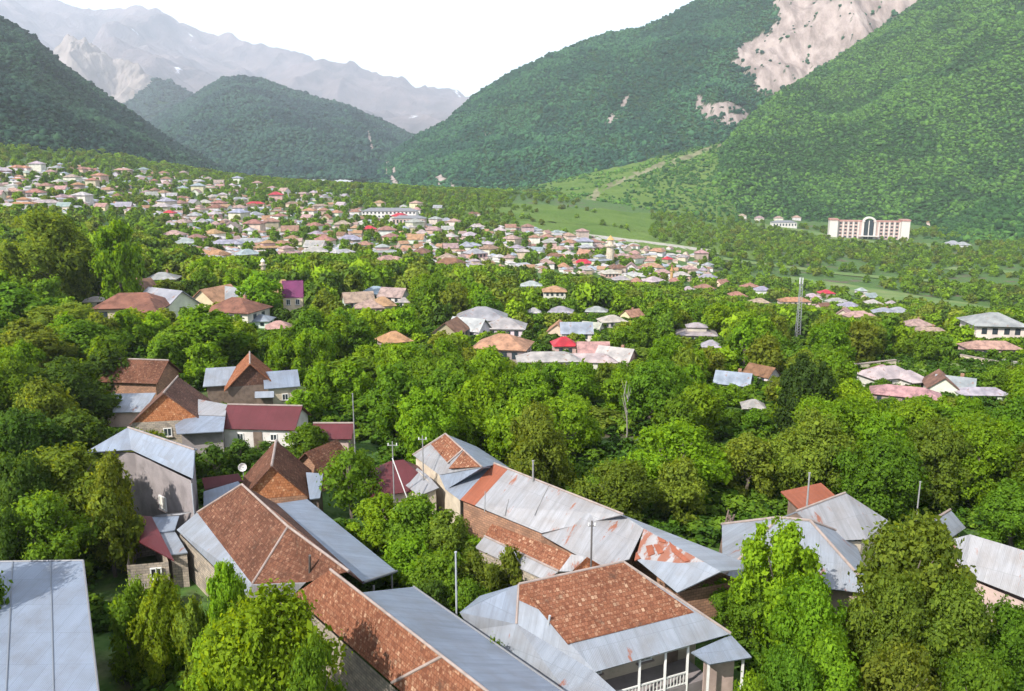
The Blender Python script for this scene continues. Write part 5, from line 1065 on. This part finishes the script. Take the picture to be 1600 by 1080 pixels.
def bare_tree():
    p = atY(976, 740, 90); g = float(gz(p.x, p.y)); e = thing('bare_tree', 'leafless pale grey tree among green trees beyond the long pale roof', 'tree', (p.x, p.y, g)); e.scale = (4.5, 4.5, 9.5); m = BARK.copy(); m.name = 'pale_bark'
    for n_ in m.node_tree.nodes:
        if n_.type == 'VALTORGB': n_.color_ramp.elements[0].color = (.16, .145, .12, 1); n_.color_ramp.elements[1].color = (.30, .28, .24, 1)
    me = trunk_mesh(77, .8); me.materials.clear(); me.materials.append(m); link('trunk', me, e); FOOT.append((p.x, p.y, 2)); CLEAR.append((955, 655, 1000, 735, 89))
bare_tree()
def noise1(x, y, s): return float(vnoise(np.array([x]), np.array([y]), s)[0])
def rand_trees():
    r = random.Random(99); FA = np.array(FOOT+OPEN); HT = [(T['X'], T['Y'], T['w']) for T in TREES]; HA = np.array(HT)
    CL = sorted(CLEAR, key=lambda c: c[4]); n0 = len(TREES); Y = 58.0
    while Y < 1900:
        sp = 5.9 if Y < 120 else 6.6 if Y < 250 else 8.2 if Y < 420 else 11.0 if Y < 1050 else 15.0
        Xm = Y*.82+10; X = -Xm+r.uniform(0, sp)
        while X < Xm:
            x = X+r.uniform(-.4, .4)*sp; y = Y+r.uniform(-.4, .4)*sp; X += sp
            if y > 330 and noise1(x/60, y/60, 4) < .22: continue
            if y > 690 and .0*y < x < .17*y:
                if r.random() < .7+.28*(noise1(x/35, y/50, 21) > .5): continue
            if x > .13*y and y > 560 and y < 700 and r.random() < .3: continue
            z = float(gz(x, y)); px, pb = proj((x, y, z))
            if not -130 < px < 1730: continue
            big = y < 340
            if y > 1050 and (px > 1140 or (660 < px and y > 1250)): continue
            h = r.uniform(6.2, 10.0) if big else r.uniform(4.2, 7.5); w_ = h*r.uniform(.78, 1.05) if big else h*r.uniform(.95, 1.3)
            if 330 < y < 1000 and px < 1120 and pb < 445: h *= .95; w_ *= .85; tv = True
            if y > 1050: h *= 1.1; w_ *= 1.6
            d2 = (FA[:, 0]-x)**2+(FA[:, 1]-y)**2
            if (d2 < (FA[:, 2]+min(w_, 5)*.3)**2).any(): continue
            if y < 200 and len(HA) and ((HA[:, 0]-x)**2+(HA[:, 1]-y)**2 < (.33*(HA[:, 2]+w_))**2).any(): continue
            hw = w_*.42*FPX/y; top = proj((x, y, z+h))[1]; lim = -1e9; skip = False
            for c in CL:
                if c[4] <= y+.5 or px+hw < c[0]+1 or px-hw > c[2]-1 or pb-(pb-top)*.1 < c[1]: continue
                ov = (min(px+hw, c[2])-max(px-hw, c[0]))
                if y > 330 and ov < .7*hw: continue
                soft = .22 if y < 330 else .42
                lim = max(lim, c[3]-soft*(c[3]-c[1]))
            if top < lim:
                h2 = h*(pb-lim)/(pb-top) if pb > top else 0
                if h2 < (2.0 if y < 330 else 1.6): continue
                w_ = max(w_*.45, w_*(h2/h)**.6); h = h2
            k = noise1(x/22+50, y/30, 8)*.7+r.random()*.5; right = (px-300)/1000
            tone = 'dark' if k < .30-.14*right else 'olive' if k < .46-.05*right else 'mid' if k < .68-.1*right else 'fresh' if k < .98-.12*right else 'bright'
            if r.random() < .03: tone = 'yellow'
            shape = r.choices(SHAPES, [40, 22, 26, 6, 0])[0] if h > 3.4 else 'bush'
            TREES.append(dict(X=x, Y=y, z=z-.1, h=h, w=w_, tone=tone, shape=shape, what=None, px=px, top=top, hand=False, name=None))
        Y += sp*.88
    print('random trees', len(TREES)-n0)
rand_trees()
# ------------------------------------------------------------------ words that single out each tree and each village house
ORD = 'first second third fourth fifth sixth seventh eighth ninth tenth eleventh twelfth thirteenth fourteenth fifteenth sixteenth seventeenth eighteenth nineteenth twentieth'.split()
def ordinal(i, n):
    if n == 2: return 'left of two' if i == 0 else 'right of two'
    if i == 0: return 'leftmost of them'
    if i == n-1: return 'rightmost of them'
    return f'{ORD[i]} from left' if i < 20 else f'{ORD[n-1-i]} from right'
LAND += [(440, 845, 'the long brown-tiled house', 50), (620, 985, 'the blue-grey tin slope', 42), (930, 960, 'the mottled-tile veranda house', 43), (830, 775, 'the long pale tin roof', 60), (1040, 865, 'the patched tin roof', 52), (622, 735, 'the maroon hut', 66), (418, 650, 'the wide red shed', 87), (255, 720, 'the concrete house', 63), (60, 970, 'the lower-left grey roof', 40),
    (1240, 850, 'the grey hip roof', 54), (1550, 875, 'the wide white roof', 52), (395, 590, 'the dark-fronted gable', 103), (255, 645, 'the orange-fronted house', 88), (976, 690, 'the bare tree', 90), (1265, 620, 'the tall very dark tree', 112), (430, 740, 'the orange gable', 66), (215, 482, 'the brown hip-roofed house', 165), (365, 490, 'the brown pyramid roof', 160),
    (760, 525, 'the tin-roofed compound', 150), (905, 562, 'the long white tin row', 135), (595, 475, 'the cluster of pink roofs', 200), (865, 455, 'the orange-topped white house', 245), (1088, 520, 'the two-tier grey house', 180), (1188, 585, 'the small brown-roofed gable', 132), (1385, 592, 'the white walled house', 140), (1545, 525, 'the big white house', 260), (1245, 490, 'the lattice mast', 205), (1475, 607, 'the brown-gabled house', 130), (60, 400, 'the great dark tree', 172), (1320, 480, 'the cluster beyond the mast', 320), (432, 312, 'the crimson roof', 850), (1060, 740, 'the big bright round tree', 84)]
def near_land(px, py, Y):
    best = min(LAND, key=lambda l: (l[0]-px)**2+((l[1]-py)*1.3)**2+(0 if .5 < Y/l[3] < 2 else 90000))
    dx, dy = px-best[0], py-best[1]
    if abs(dx) > 1.4*abs(dy) and abs(dx) > 25: return ('left of ' if dx < 0 else 'right of ')+best[2]
    return ('beyond ' if Y > best[3] else 'before ')+best[2]
def label_all(items, noun, key):
    """items: dicts with px, py, Y, look; sets T['label']"""
    groups = {}
    for T in items: T['rel'] = near_land(T['px'], T['py'], T['Y']); groups.setdefault((T['look'], T['rel']), []).append(T)
    for (look, rel), g in groups.items():
        g.sort(key=lambda t: t['px'])
        for i, T in enumerate(g): T['label'] = f'{look} {rel}' + (f', {ordinal(i, len(g))}' if len(g) > 1 else '')
TW = {'bright': 'bright green', 'fresh': 'fresh green', 'mid': 'mid-green', 'olive': 'olive-green', 'dark': 'dark green', 'yellow': 'yellowish', 'deep': 'dark green'}
SW = {'round': 'round', 'tall': 'tall narrow', 'broad': 'broad spreading', 'sparse': 'thin open', 'bush': 'low bushy'}
vis = [T for T in TREES if -100 < T['px'] < 1640]
for T in vis: T['size'] = T['w']*T['h']/T['Y']**2
vis.sort(key=lambda T: (not T['hand'], -T['size'])); single = vis[:298]; rest = [T for T in TREES if T not in single] if len(TREES) < 50 else None
ids = set(id(T) for T in single); rest = [T for T in TREES if id(T) not in ids]
for T in single:
    T['py'] = (T['top']+proj((T['X'], T['Y'], T['z']))[1])/2; big = T['h'] > 9 and 'tall' not in T['shape']
    T['look'] = f"{'large ' if big else 'small ' if T['h'] < 5 else ''}{TW[T['tone']]} {SW[T['shape']]} {'bush' if T['shape'] == 'bush' else 'tree'}"
label_all([T for T in single if not T['what']], 'tree', None)
for i, T in enumerate(single): put_tree(T, T['what'] or T['label'], 'bushes in the gardens' if T['shape'] == 'bush' and not T['what'] else 'trees of the gardens and wood', i)
print('single trees', len(single), 'rest', len(rest))
pm = [crown_mesh(900+i, 1500 if i < 5 else 500, .105 if i < 5 else .17, SHAPES[[0, 1, 2, 0, 2, 0, 1, 2, 0, 2][i]]) for i in range(10)]
for i, me_ in enumerate(pm): me_.materials[0] = leaf_shader('grove_leaves_'+chr(97+i), GREENS[['mid', 'fresh', 'olive', 'bright', 'dark', 'mid', 'fresh', 'olive', 'fresh', 'mid'][i]], .3)
pc = protos('grove_crowns', pm[:5], [GREENS[k] for k in ('mid', 'fresh', 'olive', 'bright', 'dark')]); pf = protos('distant_crowns', pm[5:], [GREENS[k] for k in ('mid', 'fresh', 'olive', 'mid', 'dark')])
A_ = [T for T in rest if T['Y'] < 400]; B2_ = [T for T in rest if T['Y'] >= 400]
P_ = [(T['X'], T['Y'], T['z']) for T in A_+B2_]; S_ = [(T['w'], T['w'], T['h']) for T in A_+B2_]
pmn = [crown_mesh(950+i, 12000, .036, SHAPES[i]) for i in range(3)]
for i, me_ in enumerate(pmn): me_.materials[0] = leaf_shader('nearby_leaves_'+chr(97+i), GREENS[['mid', 'fresh', 'olive'][i]], .4)
pn = protos('nearby_crowns', pmn, [GREENS['mid']]*3)
allp = bpy.data.collections.new('wood_crowns')
for c_ in (pc, pf, pn):
    for ob in list(c_.objects): allp.objects.link(ob)
o = scatter('trees', P_, S_, allp, 'smaller trees filling the gaps across the village and valley floor', 'trees', 5, 'trees of the valley floor')
idx = np.array([random.choice([0, 0, 1, 2, 3, 4]) if i < len(A_) else 0 for i in range(len(P_))], np.int32)
names = sorted(ob.name for ob in allp.objects); nd_ = [i for i, n in enumerate(names) if n.startswith('distant')]; ng_ = [i for i, n in enumerate(names) if n.startswith('grove')]
rr_ = np.random.default_rng(3); nn_ = [i for i, n in enumerate(names) if n.startswith('nearby')]
idx = np.array([nn_[rr_.integers(0, 3)] if i < len(A_) and A_[i]['Y'] < 125 else ng_[rr_.integers(0, 5)] if i < len(A_) else nd_[rr_.integers(0, 5)] for i in range(len(P_))], np.int32)
o.data.attributes['idx'].data.foreach_set('value', idx)
# ------------------------------------------------------------------ low growth under the trees
def undergrowth():
    r = np.random.default_rng(12); FA = np.array(FOOT); n = 19000
    Y = 30+np.abs(r.random(n))**1.3*250; X = (r.random(n)*2-1)*(Y*.8+8)
    ok = np.ones(n, bool)
    for i in range(0, n, 1000):
        d = (FA[None, :, 0]-X[i:i+1000, None])**2+(FA[None, :, 1]-Y[i:i+1000, None])**2; ok[i:i+1000] = (d > (FA[None, :, 2]+.4)**2).all(1)
    X, Y = X[ok], Y[ok]; s = r.uniform(.7, 2.2, len(X)); m_ = [crown_mesh(700+i, 220, .16, 'bush') for i in range(3)]
    for me_, co in zip(m_, [(.07, .15, .014), (.10, .18, .016), (.05, .11, .014)]): me_.materials[0] = leaf_shader('tuft', co, .25)
    c = protos('undergrowth_tufts', m_, [(.05, .10, .018), (.07, .12, .02), (.035, .07, .016)])
    scatter('undergrowth', np.stack([X, Y, gz(X, Y)-.15], -1), np.stack([s*1.5, s*1.5, s*1.0], -1), c, 'low rough greenery covering the ground of gardens and orchards', 'undergrowth', 6)
undergrowth()
RW = {'grey': 'grey', 'pale': 'pale', 'terracotta': 'terracotta', 'pink': 'pinkish', 'brown': 'brown', 'orange': 'orange', 'red': 'red', 'blue-grey': 'blue-grey'}
for T in VILL: T['look'] = f"{T['wall']}-walled {RW[T['roof']]} {KITS[T['kit']]['words']}"
label_all([T for T in VILL if not T['own']], 'house', None)
for T in VILL:
    if not T['own']: T['o']['label'] = T['label']
